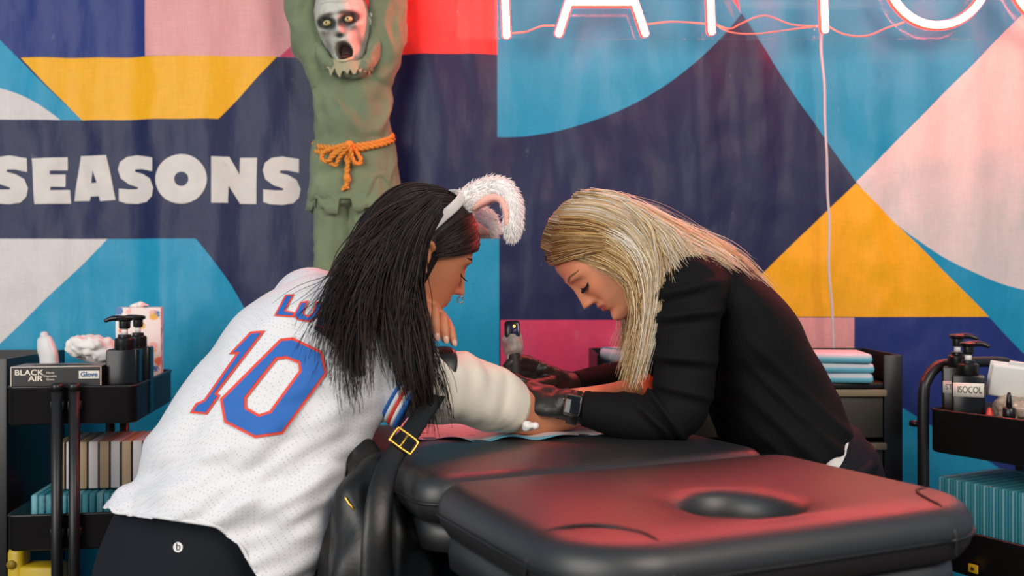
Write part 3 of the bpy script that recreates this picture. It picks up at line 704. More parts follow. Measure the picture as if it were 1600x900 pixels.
# ================================================================ figures: head and hand builders
def ip(t, xs, ys): return float(np.interp(t, xs, ys))
HZ = [-.120, -.114, -.104, -.092, -.075, -.055, -.030, 0, .02, .05, .08, .10, .110, .116]
HF = [.040, .066, .080, .084, .083, .088, .088, .090, .094, .091, .077, .055, .036, .010]
HB = [-.005, -.012, -.022, -.035, -.056, -.074, -.090, -.099, -.101, -.097, -.082, -.060, -.040, -.012]
HW = [.010, .024, .036, .046, .055, .062, .069, .075, .077, .074, .063, .047, .033, .010]
def ga(x, s): return math.exp(-(x/s)**2)
def sstep(a, b, x):
    t = min(1, max(0, (x-a)/(b-a))); return t*t*(3-2*t)
def face_relief(x, z, nose=1., lips=1., ghoul=False):
    d = 0.
    if -.048 < z < .03:
        t = (.022-z)/.056; amp = (.003+.025*max(0, t)**1.25)*nose
        amp *= sstep(.03, .014, z)*sstep(-.0445, -.036, z); s = .0075+.004*max(0, t)
        d += amp*ga(x, s)
    ax = abs(x)
    d += .009*nose*ga(ax-.0125, .0055)*ga(z+.034, .0065)
    d += -.011*ga(ax-.031, .016)*ga(z-.004, .011)
    d += .0085*ga(ax-.031, .0125)*ga(z-.001, .0075)
    d += .0035*ga(ax-.028, .022)*ga(z-.021, .006)
    d += .006*lips*ga(x, .017)*ga(z+.0548, .0045) + .0065*lips*ga(x, .015)*ga(z+.0660, .0048) - .0035*ga(x, .020)*ga(z+.0605, .0016)
    d += -.005*ga(x, .020)*ga(z+.0775, .0048) + .007*ga(x, .017)*ga(z+.095, .0105)
    d += .004*ga(ax-.042, .016)*ga(z+.022, .016)
    d += -.003*ga(ax-.026, .006)*ga(z+.045, .012)
    return d
def head_local(nose=1., lips=1., n=120, m=96, relief=face_relief):
    R = []
    for i in range(m+1):
        u = i/m; z = -.119+.2345*(.5-.5*math.cos(PI*u)*1.0) if False else -.1195+.2350*u
        # denser at the ends
        f, b, w = ip(z, HZ, HF), ip(z, HZ, HB), ip(z, HZ, HW); r = []
        for j in range(n):
            th = 2*PI*j/n; s, c = math.sin(th), math.cos(th); ex = 2/2.25
            x = w*math.copysign(abs(s)**ex, s); y = (f if c > 0 else -b)*math.copysign(abs(c)**ex, c)
            y += (0 if c > 0 else 0)
            if c > 0: y += relief(x, z, nose, lips)*sstep(.0, .45, c)
            r.append((x, y, z))
        R.append(r)
    return rings_to_mesh(R)
def frame_of(F, U):
    F = nrm(F); U = nrm(np.asarray(U, float)-F*np.dot(U, F)); R = np.cross(F, U); return np.stack([R, F, U], 1)
def to_world(vf, C, M, s=1.): return [C+M@(np.asarray(p)*s) for p in vf[0]], vf[1]
def ear_local(sx):
    pts = []
    for k in range(11):
        t = -2.3+4.5*k/10; pts.append((sx*(.079+.006*math.cos(t*.5)), -.012-.013*math.cos(t)*1.0, -.004+.026*math.sin(t)*1.0+.004*math.cos(t)))
    parts = [sweep(pts, [.0035]*3+[.0042]*5+[.005]*3, n=8, sub=2), ellipsoid((sx*.0765, -.012, -.006), (.006, .012, .022)), ellipsoid((sx*.080, -.006, -.026), (.0055, .008, .010))]
    return join(*parts)
def rot_about(v, k, a):
    k = nrm(k); v = np.asarray(v, float); return v*math.cos(a)+np.cross(k, v)*math.sin(a)+k*np.dot(k, v)*(1-math.cos(a))
def hand(wrist, d, back, curls, thumb_sign, s=1., fat=1., thumb=(.5, .55, .35), spread=.06, thumb_curl=.4):
    """palm + four fingers + thumb. d: pointing direction, back: back-of-hand normal, thumb_sign: which side of d x back the thumb sits"""
    d = nrm(d); back = nrm(np.asarray(back, float)-d*np.dot(back, d)); sd = np.cross(d, back)*thumb_sign; w = np.asarray(wrist, float)
    parts = [sweep([w-d*.02*s, w+d*.012*s, w+d*.045*s, w+d*.082*s, w+d*.094*s], [(.024*s*fat, .018*s*fat), (.029*s*fat, .018*s*fat), (.038*s*fat, .0165*s*fat), (.039*s*fat, .014*s*fat), (.036*s*fat, .011*s*fat)], side=back, n=20, sub=4)]
    nails = []
    for k, (off, L, r) in enumerate(((.029, .070, .0088), (.0098, .079, .0090), (-.0098, .073, .0086), (-.028, .057, .0076))):
        fd = rot_about(d, back, spread*thumb_sign*(1.5-k)*.66); p = w+d*(.088-.004*abs(k-1))*s+sd*off*s; pts = [p-fd*.012*s, p]; rr = [r*1.0, r*1.08]
        ang = 0.; ax = np.cross(fd, back)*1.0
        for q, (seg, c) in enumerate(zip((.44, .31, .25), curls[k])):
            ang += c; dirv = rot_about(fd, np.cross(back, fd), ang); p = p+dirv*L*seg*s; pts.append(p-dirv*L*seg*s*.5); rr.append(r*(.98-.06*q)); pts.append(p); rr.append(r*(1.0-.10*q))
        nb = rot_about(back, np.cross(back, fd), ang); nails.append((p-dirv*.003*s, dirv, nb, r*s))
        parts.append(sweep(pts, [x*s*fat for x in rr], n=12, sub=3))
    p = w+d*.020*s+sd*.024*s; td = nrm(d*thumb[0]+sd*thumb[1]-back*thumb[2]); pts = [p-td*.01*s, p]; rr = [.014, .0135]
    for q, L in enumerate((.034, .030, .024)):
        td = rot_about(td, np.cross(td, nrm(d*.9-back*.45)), thumb_curl*(q > 0)); p = p+td*L*s; pts.append(p); rr.append((.0125, .0105, .0085)[q])
    parts.append(sweep(pts, [x*s*fat for x in rr], n=12, sub=4))
    return parts, nails
def skin_cols(V, C, M, base, lip, blush, sc=1.):
    loc = (np.asarray(V)-C)@M/sc; x, y, z = loc.T; b = np.tile(np.array(lin(base)), (len(V), 1))
    def mixin(w, c):
        nonlocal b
        b = b*(1-w[:, None])+np.array(lin(c))*w[:, None]
    f = (y > .05)
    wl = f*np.clip(1.25-((x/.023)**2+((z+.0605)/.0095)**2), 0, 1); mixin(np.clip(wl*2.2, 0, 1)*.85, lip)
    mixin(f*np.exp(-((np.abs(x)-.045)/.018)**2-((z+.02)/.016)**2)*.45, blush); mixin(f*np.exp(-(x/.012)**2-((z+.03)/.012)**2)*.3, blush)
    return b
def lash_and_brow(C, M, parent, brow_c, sc=1., rel=face_relief, lash=.011):
    """eyebrow hairs and lashes standing on the face surface"""
    def surf(x, z, off=0.):
        f, w = ip(z, HZ, HF), ip(z, HZ, HW); c = max(0., 1-(abs(x)/w)**2.25)**(1/2.25); return C+M@(np.array([x, f*c+rel(x, z)*sstep(0., .45, c)+off, z])*sc)
    for sx in (-1, 1):
        bl = []; ll = []
        for k in range(70):
            t = random.random(); x = sx*(.014+.036*t); z = .0235+.0065*math.sin(min(1, t*1.2)*PI*.7)-.003*t+random.uniform(-.0022, .0022)*(1-.6*t)
            p0 = surf(x, z, .0003); p1 = surf(x+sx*.004, z+.0006, .0014); p2 = surf(x+sx*.008, z-.0005, .0004); bl.append([p0, p1, p2])
        for k in range(44):
            t = k/43; x = sx*(.0175+.0275*t); z = -.0040-.0035*math.sin(t*PI)
            p0 = surf(x, z, -.0004); p2 = surf(x+sx*.003*(t-.2), z-.0045, lash*(.6+.4*math.sin(t*PI))); p1 = (p0+p2)/2+M@np.array([0, .001, -.0015]); ll.append([p0, p1, p2])
        V, F = strands(np.array(bl), .00055); add_np_mesh('eyebrow', V, F, mat('brow_%d_%d_%d' % brow_c, brow_c, .6), parent)['kind'] = 'stuff'
        V, F = strands(np.array(ll), .0005); add_np_mesh('eyelashes', V, F, mat('lash_black', (14, 11, 11), .5), parent)['kind'] = 'stuff'
    for sx in (-1, 1):
        pts = [surf(sx*(.0165+.0295*t), -.0038-.0035*math.sin(t*PI), .0004) for t in np.linspace(0, 1, 9)]
        obj('lash_line', tube(pts, .0008, n=6, sub=2), mat('lash_black', (14, 11, 11), .5), parent)
def hair_lines(guides, n, M_=18, thick=.012, jit=.004, clump=.5, cut=(.75, 1.), seed=1, offdir=(0, -1, .25), wav=.004, cwav=.006):
    """guides: list of polylines (k,3); returns (n,M_,3)"""
    r = np.random.default_rng(seed); G = []
    for g in guides:
        g = resample(np.asarray(g, float), 8); s = np.r_[0, np.cumsum(np.linalg.norm(np.diff(g, axis=0), axis=1))]; s /= s[-1]
        t = np.linspace(0, 1, M_); G.append(np.stack([np.interp(t, s, g[:, i]) for i in range(3)], 1))
    G = np.array(G); u = r.random(n)*(len(G)-1)
    cl = np.round(u*9)/9; u2 = np.clip(u+(cl-u)*clump, 0, len(G)-1-1e-6)
    i = np.minimum(u2.astype(int), len(G)-2); w = (u2-i)[:, None, None]
    L = G[i]*(1-w)+G[i+1]*w
    # shorten
    c = np.minimum(1., r.uniform(cut[0], cut[1], n)); t = np.linspace(0, 1, M_)[None, :]*c[:, None]*(M_-1); k = np.minimum(t.astype(int), M_-2); fr = (t-k)[:, :, None]
    L = np.take_along_axis(L, k[:, :, None].repeat(3, 2), 1)*(1-fr)+np.take_along_axis(L, (k+1)[:, :, None].repeat(3, 2), 1)*fr
    od = nrm(offdir); tt = np.linspace(0, 1, M_)
    L = L + (r.random(n)*thick)[:, None, None]*od[None, None, :]
    L = L + r.normal(0, jit, (n, 1, 3))*(.35+tt)[None, :, None]
    cid = np.round(u*9).astype(int); cph = r.random((500, 3))*6.28; cfr = r.uniform(3, 8, 500)      # each lock waves together
    L = L + cwav*np.sin(tt[None, :, None]*cfr[cid][:, None, None]+cph[cid][:, None, :])*np.minimum(1, tt*1.5)[None, :, None]
    ph = r.random((n, 1, 3))*6.28; L = L + wav*np.sin(tt[None, :, None]*r.uniform(4, 9, (n, 1, 1))+ph)*tt[None, :, None]
    return L
def strand_cols(n, M_, cols, seed=3, root=None, nring=3):
    r = np.random.default_rng(seed); C = np.array([lin(c) for c in cols]); pick = C[r.integers(0, len(C), n)]*r.uniform(.8, 1.2, (n, 1))
    out = np.repeat(pick[:, None, :], M_, 1)
    if root is not None:
        w = np.clip(1-np.linspace(0, 1, M_)/root[1], 0, 1)[None, :, None]*r.uniform(.3, 1, (n, 1, 1)); out = out*(1-w)+np.array(lin(root[0]))*w
    return np.repeat(out[:, :, None, :], nring, 2).reshape(-1, 3)
def skull_guides(bvh, C, M, G, lift):
    out = []
    for g in G:
        pts = []
        for d in g:
            w = M@nrm(d); h = bvh.ray_cast(Vector(C+w*.3), Vector(-w))
            pts.append((np.array(h[0]) if h[0] is not None else C+w*.1)+w*lift)
        out.append(np.array(pts))
    return out
def scalp_cap(C, M, keep, sc=1.055, smooth=None):
    v, f = head_local(n=72, m=60, relief=lambda *a: 0.); keepv = [keep(*p) for p in v]; f = [q for q in f if len(q) == 4 and all(keepv[i] for i in q)]
    used = sorted({i for q in f for i in q}); mp = {a: b for b, a in enumerate(used)}
    return [C+M@(np.asarray(v[i])*sc) for i in used], [tuple(mp[i] for i in q) for q in f]

# ================================================================ hanging ghoul decoration
gh = thing('hanging_ghoul', 'hanging grey ghoul figure in a ragged green robe with an orange rope belt', 'halloween prop', P(552, 560, 2.70))
grn = mat('ragged_green_cloth', (116, 128, 98), .9, var=.22, vscale=9, bump=.35, bscale=120, sheen=.2, bdist=.003)
GD = 2.71
def gp(x, y, dz=0.): return P(x, y, GD+dz)
k_ = GD/FPX
def cloth(parts, amp, scale, seed, stretch=(1, 1, 1), vox=.005, sm=3):
    v, f = fuse(parts, vox, sm); N = fuse.normals; S = np.array(stretch)
    d = np.array([.9-2.2*abs(nz(p*S+.02*nz(p, 22, 9), scale, seed))+.5*nz(p*S, scale*2.3, seed+3) for p in v]); return v+N*(d*amp*.55)[:, None], f
robe = sweep([gp(548, 88), gp(550, 108), gp(550, 150), gp(551, 200), gp(552, 219), gp(552, 240), gp(552, 300)], [(30*k_, .032), (52*k_, .05), (57*k_, .055), (58*k_, .055), (56*k_, .052), (62*k_, .055), (70*k_, .058)], side=(0, 1, 0), n=40, sub=6)
obj('robe', cloth([robe, sweep([gp(508, 120), gp(496, 90), gp(482, 55), gp(474, 10), gp(470, -50), gp(470, -110)], [24*k_, 27*k_, 27*k_, 25*k_, 26*k_, 28*k_], n=20), sweep([gp(588, 120), gp(598, 85), gp(605, 50), gp(606, 10), gp(604, -50), gp(602, -110)], [24*k_, 26*k_, 27*k_, 26*k_, 26*k_, 27*k_], n=20)], .022, 15, 2., (1, 1, .5)), grn, gh)
def skirt(y0, y1, w0, w1, d0, jag, seed, cx=552, n=120):
    r = random.Random(seed); R = []; jg = []; val = 0
    for j in range(n):
        if j % r.choice((2, 3, 4, 5)) == 0: val = r.uniform(0, 1)
        jg.append(val*jag)
    for i in range(11):
        t = i/10; ring = []
        for j in range(n):
            th = 2*PI*j/n; fold = 1+.035*t*math.sin(th*9+seed)+.02*t*math.sin(th*17)
            y = y0+(y1-y0)*t-(jg[j]*t**4); w = (w0+(w1-w0)*t**.8)*fold; ring.append(gp(cx+w*math.cos(th), y, (d0+.012*t)*fold*math.sin(th)))
        R.append(ring)
    for i in range(10, 5, -1):
        R.append([np.asarray(p)*1.0+(gp(cx, 280)-np.asarray(p))*np.array([.05, .12, 0]) for p in R[i]])
    return rings_to_mesh(R, cap0=False, cap1=False)
obj('tunic_skirt', skirt(214, 336, 57, 73, .055, 26, 4), grn, gh)
for x0, x1 in ((519, 520), (572, 572)):
    v = sweep([gp(x0, 300), gp(x0, 345), gp(x1, 400), gp(x1, 470), gp(x1, 560)], [(31*k_, .04), (30*k_, .04), (29*k_, .038), (28*k_, .036), (30*k_, .038)], side=(0, 1, 0), n=28)
    obj('trouser_leg', cloth([v], .010, 20, x0, (1, 1, .12)), grn, gh)
# ragged collar
clm = mat('frayed_collar', (168, 160, 128), .9, bump=.3, bscale=90)
def collar():
    n = 60; r = random.Random(5); R = [[], [], []]
    for j in range(n):
        th = 2*PI*j/n; jag = r.choice((0, 3, 8, 14)); c, s = math.cos(th), math.sin(th)
        R[0].append(gp(543+30*c, 84+12*max(0, -s), .050*s-.040)); R[1].append(gp(543+36*c, 90+14*max(0, -s), .060*s-.040)); R[2].append(gp(543+40*c, 96+12*max(0, -s)+jag, .064*s-.040))
    return rings_to_mesh(R, cap0=False, cap1=False)
obj('collar', collar(), clm, gh); 
obj('hood', cloth([sweep([gp(492, 15, .0), gp(494, 45, -.01), gp(499, 75, -.035), gp(512, 98, -.062), gp(535, 112, -.075), gp(562, 111, -.075), gp(580, 92, -.06), gp(588, 60, -.03), gp(588, 20, .0)], [(.016, .016), (.016, .018), (.015, .02), (.014, .02), (.013, .018), (.014, .018), (.016, .02), (.017, .018), (.016, .016)], n=16)], .008, 30, 1., vox=.004), grn, gh)
# rope belt
rope_m = mat('orange_rope', (226, 142, 52), .8, bump=.4, bscale=200)
def rope(pts, r=.0045, turns=60.):
    pts = resample(np.array(pts, float), 10); s = np.r_[0, np.cumsum(np.linalg.norm(np.diff(pts, axis=0), axis=1))]; parts = []
    T = np.gradient(pts, axis=0); T /= np.linalg.norm(T, axis=1)[:, None]+1e-9; a = np.cross(T, [.2, 1, .3]); a /= np.linalg.norm(a, axis=1)[:, None]+1e-9; b = np.cross(T, a)
    for ph in (0, PI):
        w = s*turns*4+ph; q = pts+(a*np.cos(w)[:, None]+b*np.sin(w)[:, None])*r*.75; parts.append(sweep(q, r, n=6, sub=1))
    return join(*parts)
def ro(x, y, z=-.066): return gp(x, y, z)
bl_ = [gp(552+61*math.cos(t), 219-6*math.cos(t)*1.0+9*math.sin(-t), .062*math.sin(t)) for t in np.linspace(-PI*.5, PI*1.5, 26)]
belt = obj('rope_belt', rope(bl_), rope_m, gh)
obj('rope_belt', rope([gp(552+62*math.cos(t), 226-8*math.cos(t)+8*math.sin(-t), .064*math.sin(t)) for t in np.linspace(-PI*.5, PI*1.5, 26)]), rope_m, gh)
for pts in ([(545, 224), (525, 230), (506, 238), (503, 248), (512, 252), (525, 240), (543, 226)], [(543, 226), (522, 238), (515, 252), (524, 258), (530, 246), (544, 230)], [(546, 224), (556, 236), (564, 250), (558, 257), (552, 250), (548, 236), (545, 226)]):
    obj('rope_bow', rope([ro(x, y, -.068-.004*i) for i, (x, y) in enumerate(pts)], .0036), rope_m, gh)
for pts in ([(545, 228), (541, 248), (544, 262), (540, 276), (543, 284), (535, 297)], [(547, 228), (546, 250), (541, 266), (545, 280), (541, 287), (542, 294)]):
    obj('rope_tail', rope([ro(x, y, -.074) for x, y in pts], .0036), rope_m, gh)
obj('rope_knot', join(ellipsoid(ro(545, 226, -.073), (.013, .010, .011)), ellipsoid(ro(542, 278, -.075), (.010, .009, .012))), rope_m, gh)
obj('neck_rope', rope([gp(545, 106, -.066), gp(556, 107, -.068), gp(566, 103, -.062)], .0036), rope_m, gh)
# ghoul head
gC = gp(537, 40, -.030); gM = frame_of((-.03, -1, -.16), (-.17, -.1, 1))
def ghoul_relief(x, z, nose=1., lips=1.):
    d = 0.; ax = abs(x)
    if -.05 < z < .03:
        t = (.02-z)/.05; d += (.004+.018*max(0, t))*sstep(.03, .012, z)*sstep(-.042, -.026, z)*ga(x, .009+.004*max(0, t))
    d += -.017*ga(ax-.032, .019)*ga(z-.006, .014) + .006*ga(ax-.03, .024)*ga(z-.030, .006)
    d += -.012*ga(x, .010)*ga(z+.035, .006)
    d += -.034*sstep(1.35, .75, (x/.024)**2+((z+.075)/.023)**2)
    d += .008*ga(x, .026)*ga(z+.108, .010) + .004*ga(x, .03)*ga(z+.047, .006)
    d += .012*ga(ax-.050, .014)*ga(z+.014, .010) - .018*ga(ax-.046, .013)*ga(z+.055, .024)
    for zz in (.052, .062, .072): d += -.0018*ga(x, .03)*ga(z-zz-.004*math.sin(x*60), .0022)
    d += -.002*ga(ax-.006, .0025)*ga(z-.033, .009)
    return d
def ghoul_head():
    v, f = head_local(n=160, m=140, relief=ghoul_relief); v = np.array(v)
    low = np.clip((-v[:, 2]-.03)/.09, 0, 1); v[:, 2] -= .012*low; v[:, 0] *= 1-.10*low
    x, y, z = v.T; b = np.tile(np.array(lin((206, 204, 192))), (len(v), 1))
    def mixin(w, c):
        nonlocal b
        b = b*(1-w[:, None])+np.array(lin(c))*w[:, None]
    z0 = z+.012*low; fr = y > .02
    mixin(.35*np.clip([nz(p, 26, 3) for p in v], 0, 1), (150, 158, 150))
    zs_ = z0-.004-.22*(np.abs(x)-.031); mixin(fr*np.clip(1.9-(((np.abs(x)-.032)/.028)**2+(zs_/.0165)**2), 0, 1)*.97, (16, 16, 22)); mixin(fr*np.clip([1.2*abs(nz(p*np.array([1, 1, .4]), 55, 8)) for p in v], 0, 1)*.5, (120, 124, 116)); mixin(fr*np.exp(-((np.abs(x)-.020)/.022)**2-((z0-.024)/.006)**2)*.8, (20, 20, 24))
    mixin(fr*np.exp(-((np.abs(x)-.03)/.024)**2-((z0+.02)/.01)**2)*.55, (60, 64, 66)); mixin(fr*np.exp(-((np.abs(x)-.046)/.012)**2-((z0+.055)/.02)**2)*.6, (96, 100, 98))
    mixin(fr*np.clip(1.4-((x/.011)**2+((z0+.036)/.0055)**2), 0, 1)*.9, (40, 38, 38)); mixin(fr*np.clip(2.2-1.9*((x/.024)**2+((z0+.075)/.023)**2), 0, 1), (52, 18, 20))
    for zz in (.056, .066, .076): mixin(fr*np.exp(-((z0-zz-.004*np.sin(x*60))/.002)**2)*(np.abs(x) < .04)*.4, (120, 116, 104))
    V = [gC+gM@(p*.93) for p in v]; o = obj('head', (V, f), mat('ghoul_latex', (206, 204, 192), .6, attr='Col', bump=.25, bscale=160), gh, colors=b)
    ears = join(*[to_world(ear_local(sx), gC, gM, .95) for sx in (-1, 1)]); obj('ear', ears, mat('ghoul_latex_plain', (196, 192, 178), .6), o)
    for sx in (-1, 1):
        e = gC+gM@(np.array([sx*.031, .081, .004])*.93); obj('eye', ellipsoid(e, (.0105, .0105, .0075), gM), mat('ghoul_eye', (212, 200, 140), .3), o); obj('pupil', ellipsoid(e+gM@np.array([0, .0096, .001]), (.0030, .002, .0030), gM), mat('ghoul_pupil', (92, 34, 22), .3), o)
    tp = []
    for t in np.linspace(-1, 1, 15): tp.append(gC+gM@(np.array([.019*t*1.0, .088-.012*t*t, -.106+.004*t*t])*.93))
    obj('lower_teeth', sweep(tp, .004, n=8, sub=2), mat('old_teeth', (200, 186, 150), .4), o)
    obj('tongue', ellipsoid(gC+gM@np.array([0, .058, -.088]), (.016, .014, .008), gM), mat('mouth_red', (72, 26, 26), .5), o)
ghoul_head()

# ================================================================ woman in the white jersey
pt = thing('person', 'person with long black hair in a white number 10 jersey leaning onto the bed', 'person', (-.52, 1.75, 0))
aC = P(653, 396, 1.80); aM = frame_of((.80, .40, -.36), (.42, .06, .90))
SKIN1 = (212, 138, 100)
ash = P(585, 545, 1.73)
lh_parts = [sweep([P(642, 500, 1.86), P(655, 488, 1.81), P(672, 486, 1.775), P(682, 492, 1.75)], [(.026, .018), (.03, .017), (.036, .015), (.034, .011)], side=(.6, -.2, .75), n=20)]; lh_nails = []
for fp in ([(662, 476, 1.765), (665, 478, 1.735), (668, 488, 1.718), (671, 503, 1.715)], [(675, 482, 1.755), (678, 486, 1.728), (680, 503, 1.710), (682, 526, 1.708)], [(688, 494, 1.755), (692, 499, 1.73), (694, 513, 1.712), (696, 530, 1.71)], [(700, 506, 1.755), (703, 513, 1.735), (706, 523, 1.722), (709, 535, 1.72)]):
    q = [P(*p) for p in fp]; k = .0072 if fp[0][0] == 700 else .0083; lh_parts.append(sweep(q, [k*1.05, k*1.08, k, k*.88], n=14, sub=5)); dv = nrm(q[3]-q[2]); lh_nails.append((q[3]+dv*.002, dv, nrm(np.array([.25, -.95, .15])), k))
lh_parts.append(sweep([P(652, 500, 1.82), P(662, 512, 1.79), P(672, 522, 1.765)], [.012, .011, .009], n=12))
body1 = [to_world(head_local(1.0), aC, aM)] + [to_world(ear_local(sx), aC, aM) for sx in (-1, 1)]
body1 += [sweep([aC+aM@np.array([0, -.02, -.04]), aC+aM@np.array([0, -.035, -.10]), P(590, 470, 1.79), P(560, 500, 1.76)], [.056, .054, .058, .07], n=24),
    sweep([P(335, 900, 1.73), P(360, 800, 1.73), P(400, 710, 1.73), P(455, 620, 1.74), P(515, 545, 1.75), P(560, 495, 1.77)], [(.15, .12), (.14, .11), (.13, .11), (.14, .11), (.15, .10), (.08, .07)], side=(-.5, -.8, .3), n=28),
    sweep([P(540, 515, 1.75), P(600, 560, 1.72), P(650, 605, 1.72), P(740, 622, 1.79), P(810, 641, 1.87), P(845, 645, 1.90), P(900, 637, 1.93), P(960, 622, 1.98), P(1008, 604, 2.03)], [.05, .05, .05, .047, .044, .042, .038, .031, .026], n=24),
    sweep([P(520, 500, 1.82), P(470, 470, 1.93), P(520, 560, 2.05), P(570, 600, 2.08), P(620, 540, 1.97), P(655, 482, 1.86)], [.05, .05, .045, .042, .036, .027], n=20)]
rh_parts, _ = hand(P(1012, 604, 2.04), (.85, .35, -.15), (.1, -.3, .9), [(.3, .3, .2)]*4, -1, .92)
fingers1 = lh_parts[1:5]; body1 += [lh_parts[0], lh_parts[5]] + rh_parts
for s_, kx in ((1, 0), (-1, .16)):      # legs: thighs forward under the bed, shins down
    body1.append(sweep([P(350, 900, 1.76+kx*.5), np.array([-.30, 1.72+kx, .44]), np.array([-.10+kx*.3, 1.74+kx*1.5, .43]), np.array([-.06+kx*.3, 1.75+kx*1.5, .30]), np.array([-.10+kx*.3, 1.76+kx*1.5, .07]), np.array([.02+kx*.3, 1.78+kx*1.5, .04])], [.09, .085, .06, .05, .04, .035], n=16))
V, F = fuse(body1, .0030, 3, .5); V, F = join((V, F), *fingers1); V = np.array(V)
body_o1 = obj('body', (V, F), mat('skin_tan', SKIN1, .48, attr='Col', spec=.4, bump=.06, bscale=300, sss=.12), pt, colors=skin_cols(V, aC, aM, SKIN1, (176, 84, 78), (206, 112, 84)))
body1_vf = (V, F)
nailm = mat('finger_nail', (226, 170, 150), .25)
for c, d_, n_, r_ in lh_nails: obj('fingernail', ellipsoid(c+n_*r_*.80-d_*.001, (r_*.62, r_*.95, .0018), frame_of(d_, n_)), nailm, body_o1)
lash_and_brow(aC, aM, pt, (34, 24, 22), lash=.015)
gold = mat('gold_metal', (222, 176, 84), .25, metal=1.)
# nose ring
nr = aC+aM@np.array([-.006, .114, -.046]); obj('nose_ring', tube([nr+aM@np.array([0, .006*math.cos(t), .006*math.sin(t)]) for t in np.linspace(.6, 5.6, 14)], .0011, n=6, sub=2), mat('silver', (200, 196, 190), .2, metal=1.), pt)
for t in (.6, 5.6): obj('ring_ball', ellipsoid(nr+aM@np.array([0, .006*math.cos(t), .006*math.sin(t)]), (.0022,)*3, n=10, m=8), mat('silver', (200, 196, 190), .2, metal=1.), pt)

# undershirt sleeve
cream = mat('cream_undershirt', (236, 226, 208), .75, var=.04, vscale=12, bump=.1, bscale=200)
v, f = fuse([sweep([P(585, 548, 1.73), P(620, 580, 1.72), P(660, 600, 1.725), P(715, 606, 1.77), P(765, 624, 1.815), P(797, 634, 1.845)], [.058, .062, .064, .064, .058, .050], n=32, round1=False), sweep([P(788, 631, 1.838), P(801, 636, 1.85)], [.0530, .0515], n=32, round1=False), sweep([P(776, 627, 1.825), P(784, 630, 1.834)], [.0570, .0555], n=32), sweep([P(766, 623, 1.815), P(772, 626, 1.822)], [.0595, .0585], n=32)], .004, 2)
v, f = displace((v, f), fuse.normals, .006, 20, 2., (1.6, 1, .8))
obj('undershirt', (v, f), cream, pt); under_vf = (v, f)

# jersey
def jersey_mat():
    m = mat('mesh_jersey', (232, 230, 230), .7, sheen=.1); nt = m.node_tree; N = nt.nodes; b = N['Principled BSDF']
    tc = N.new('ShaderNodeTexCoord'); mp = N.new('ShaderNodeMapping'); mp.inputs['Rotation'].default_value = (0, .6, .5); mp.inputs['Scale'].default_value = (190, 190, 190); nt.links.new(tc.outputs['Object'], mp.inputs[0])
    v = N.new('ShaderNodeTexVoronoi'); v.inputs['Scale'].default_value = 1; v.inputs['Randomness'].default_value = 0; nt.links.new(mp.outputs[0], v.inputs['Vector'])
    lt = N.new('ShaderNodeMath'); lt.operation = 'LESS_THAN'; lt.inputs[1].default_value = .25; nt.links.new(v.outputs['Distance'], lt.inputs[0])
    mx = N.new('ShaderNodeMix'); mx.data_type = 'RGBA'; nt.links.new(lt.outputs[0], mx.inputs[0]); mx.inputs[6].default_value = lin((220, 219, 221))+(1,); mx.inputs[7].default_value = lin((188, 189, 196))+(1,); nt.links.new(mx.outputs[2], b.inputs['Base Color'])
    return m
bk = (-.5, -.8, .3)
tor = sweep([P(352, 842, 1.73), P(360, 815, 1.73), P(378, 765, 1.73), P(402, 705, 1.735), P(442, 632, 1.74), P(497, 555, 1.75), P(540, 505, 1.77), P(575, 470, 1.78)], [(.208, .165), (.206, .165), (.20, .158), (.190, .15), (.180, .14), (.175, .125), (.135, .10), (.07, .065)], side=bk, n=64, round0=False)
tail = sweep([P(430, 720, 1.70), P(440, 800, 1.66), P(455, 850, 1.645), P(470, 893, 1.64)], [(.13, .10), (.13, .10), (.095, .08), (.035, .05)], side=bk, n=40, round1=False)
tail2 = sweep([P(440, 760, 1.70), P(300, 800, 1.70), P(215, 800, 1.70), P(190, 800, 1.71)], [.06, .08, .06, .03], n=20)
slv = sweep([P(520, 530, 1.75), P(570, 560, 1.725), P(610, 588, 1.715), P(642, 608, 1.712)], [.085, .078, .071, .066], n=40, round1=False)
slv2 = sweep([P(530, 500, 1.80), P(480, 478, 1.90), P(478, 520, 2.0)], [.075, .072, .07], n=30, round1=False)
v, f = fuse([tor, tail, tail2, slv, slv2], .0045, 5); N_ = fuse.normals
def folds(p):
    px = 800+p[0]/p[1]*FPX; py = 450-(p[2]-CAMZ)/p[1]*FPX
    low = sstep(560, 760, py); a = (px-300)*.55+(py-700)*1.0          # drag folds running down towards the right hip
    return (.020*low*noise.noise(Vector((a*.016, (px-py)*.007, 2.2)))+.008*(.3+low)*noise.noise(Vector((a*.035, (px-py)*.012, 5.2)))+.004*noise.noise(Vector((px*.02, py*.014, 1.))))
v = v + N_*np.array([folds(p) for p in v])[:, None]
# trim the hem: open the bottom below the slanting hem line
def below(p):
    px = 800+p[0]/p[1]*FPX; py = 450-(p[2]-CAMZ)/p[1]*FPX
    xs = [100, 172, 180, 230, 325, 340, 372, 405, 440, 484, 492, 500, 525, 600, 700]; ys = [780, 795, 803, 808, 822, 826, 850, 905, 915, 915, 905, 890, 850, 800, 790]
    return py-np.interp(px, xs, ys)
bl = np.array([below(p) for p in v]); f = [q for q in f if not all(bl[i] > 0 for i in q)]
v[:, 2] += np.where((bl > 0) & (bl < 25), bl*v[:, 1]/FPX, 0)
jersey = obj('jersey', (v, f), jersey_mat(), pt, recalc=False); jersey_vf = (v, f); jb = bvh_of(jersey_vf)
sm_ = jersey.modifiers.new('solid', 'SOLIDIFY'); sm_.thickness = .002; sm_.offset = -1
hx = [172, 180, 205, 230, 260, 290, 325, 340, 356, 372, 388, 400]; hy = np.interp(hx, [100, 172, 180, 230, 325, 340, 372, 405], [780, 795, 803, 808, 822, 826, 850, 905])
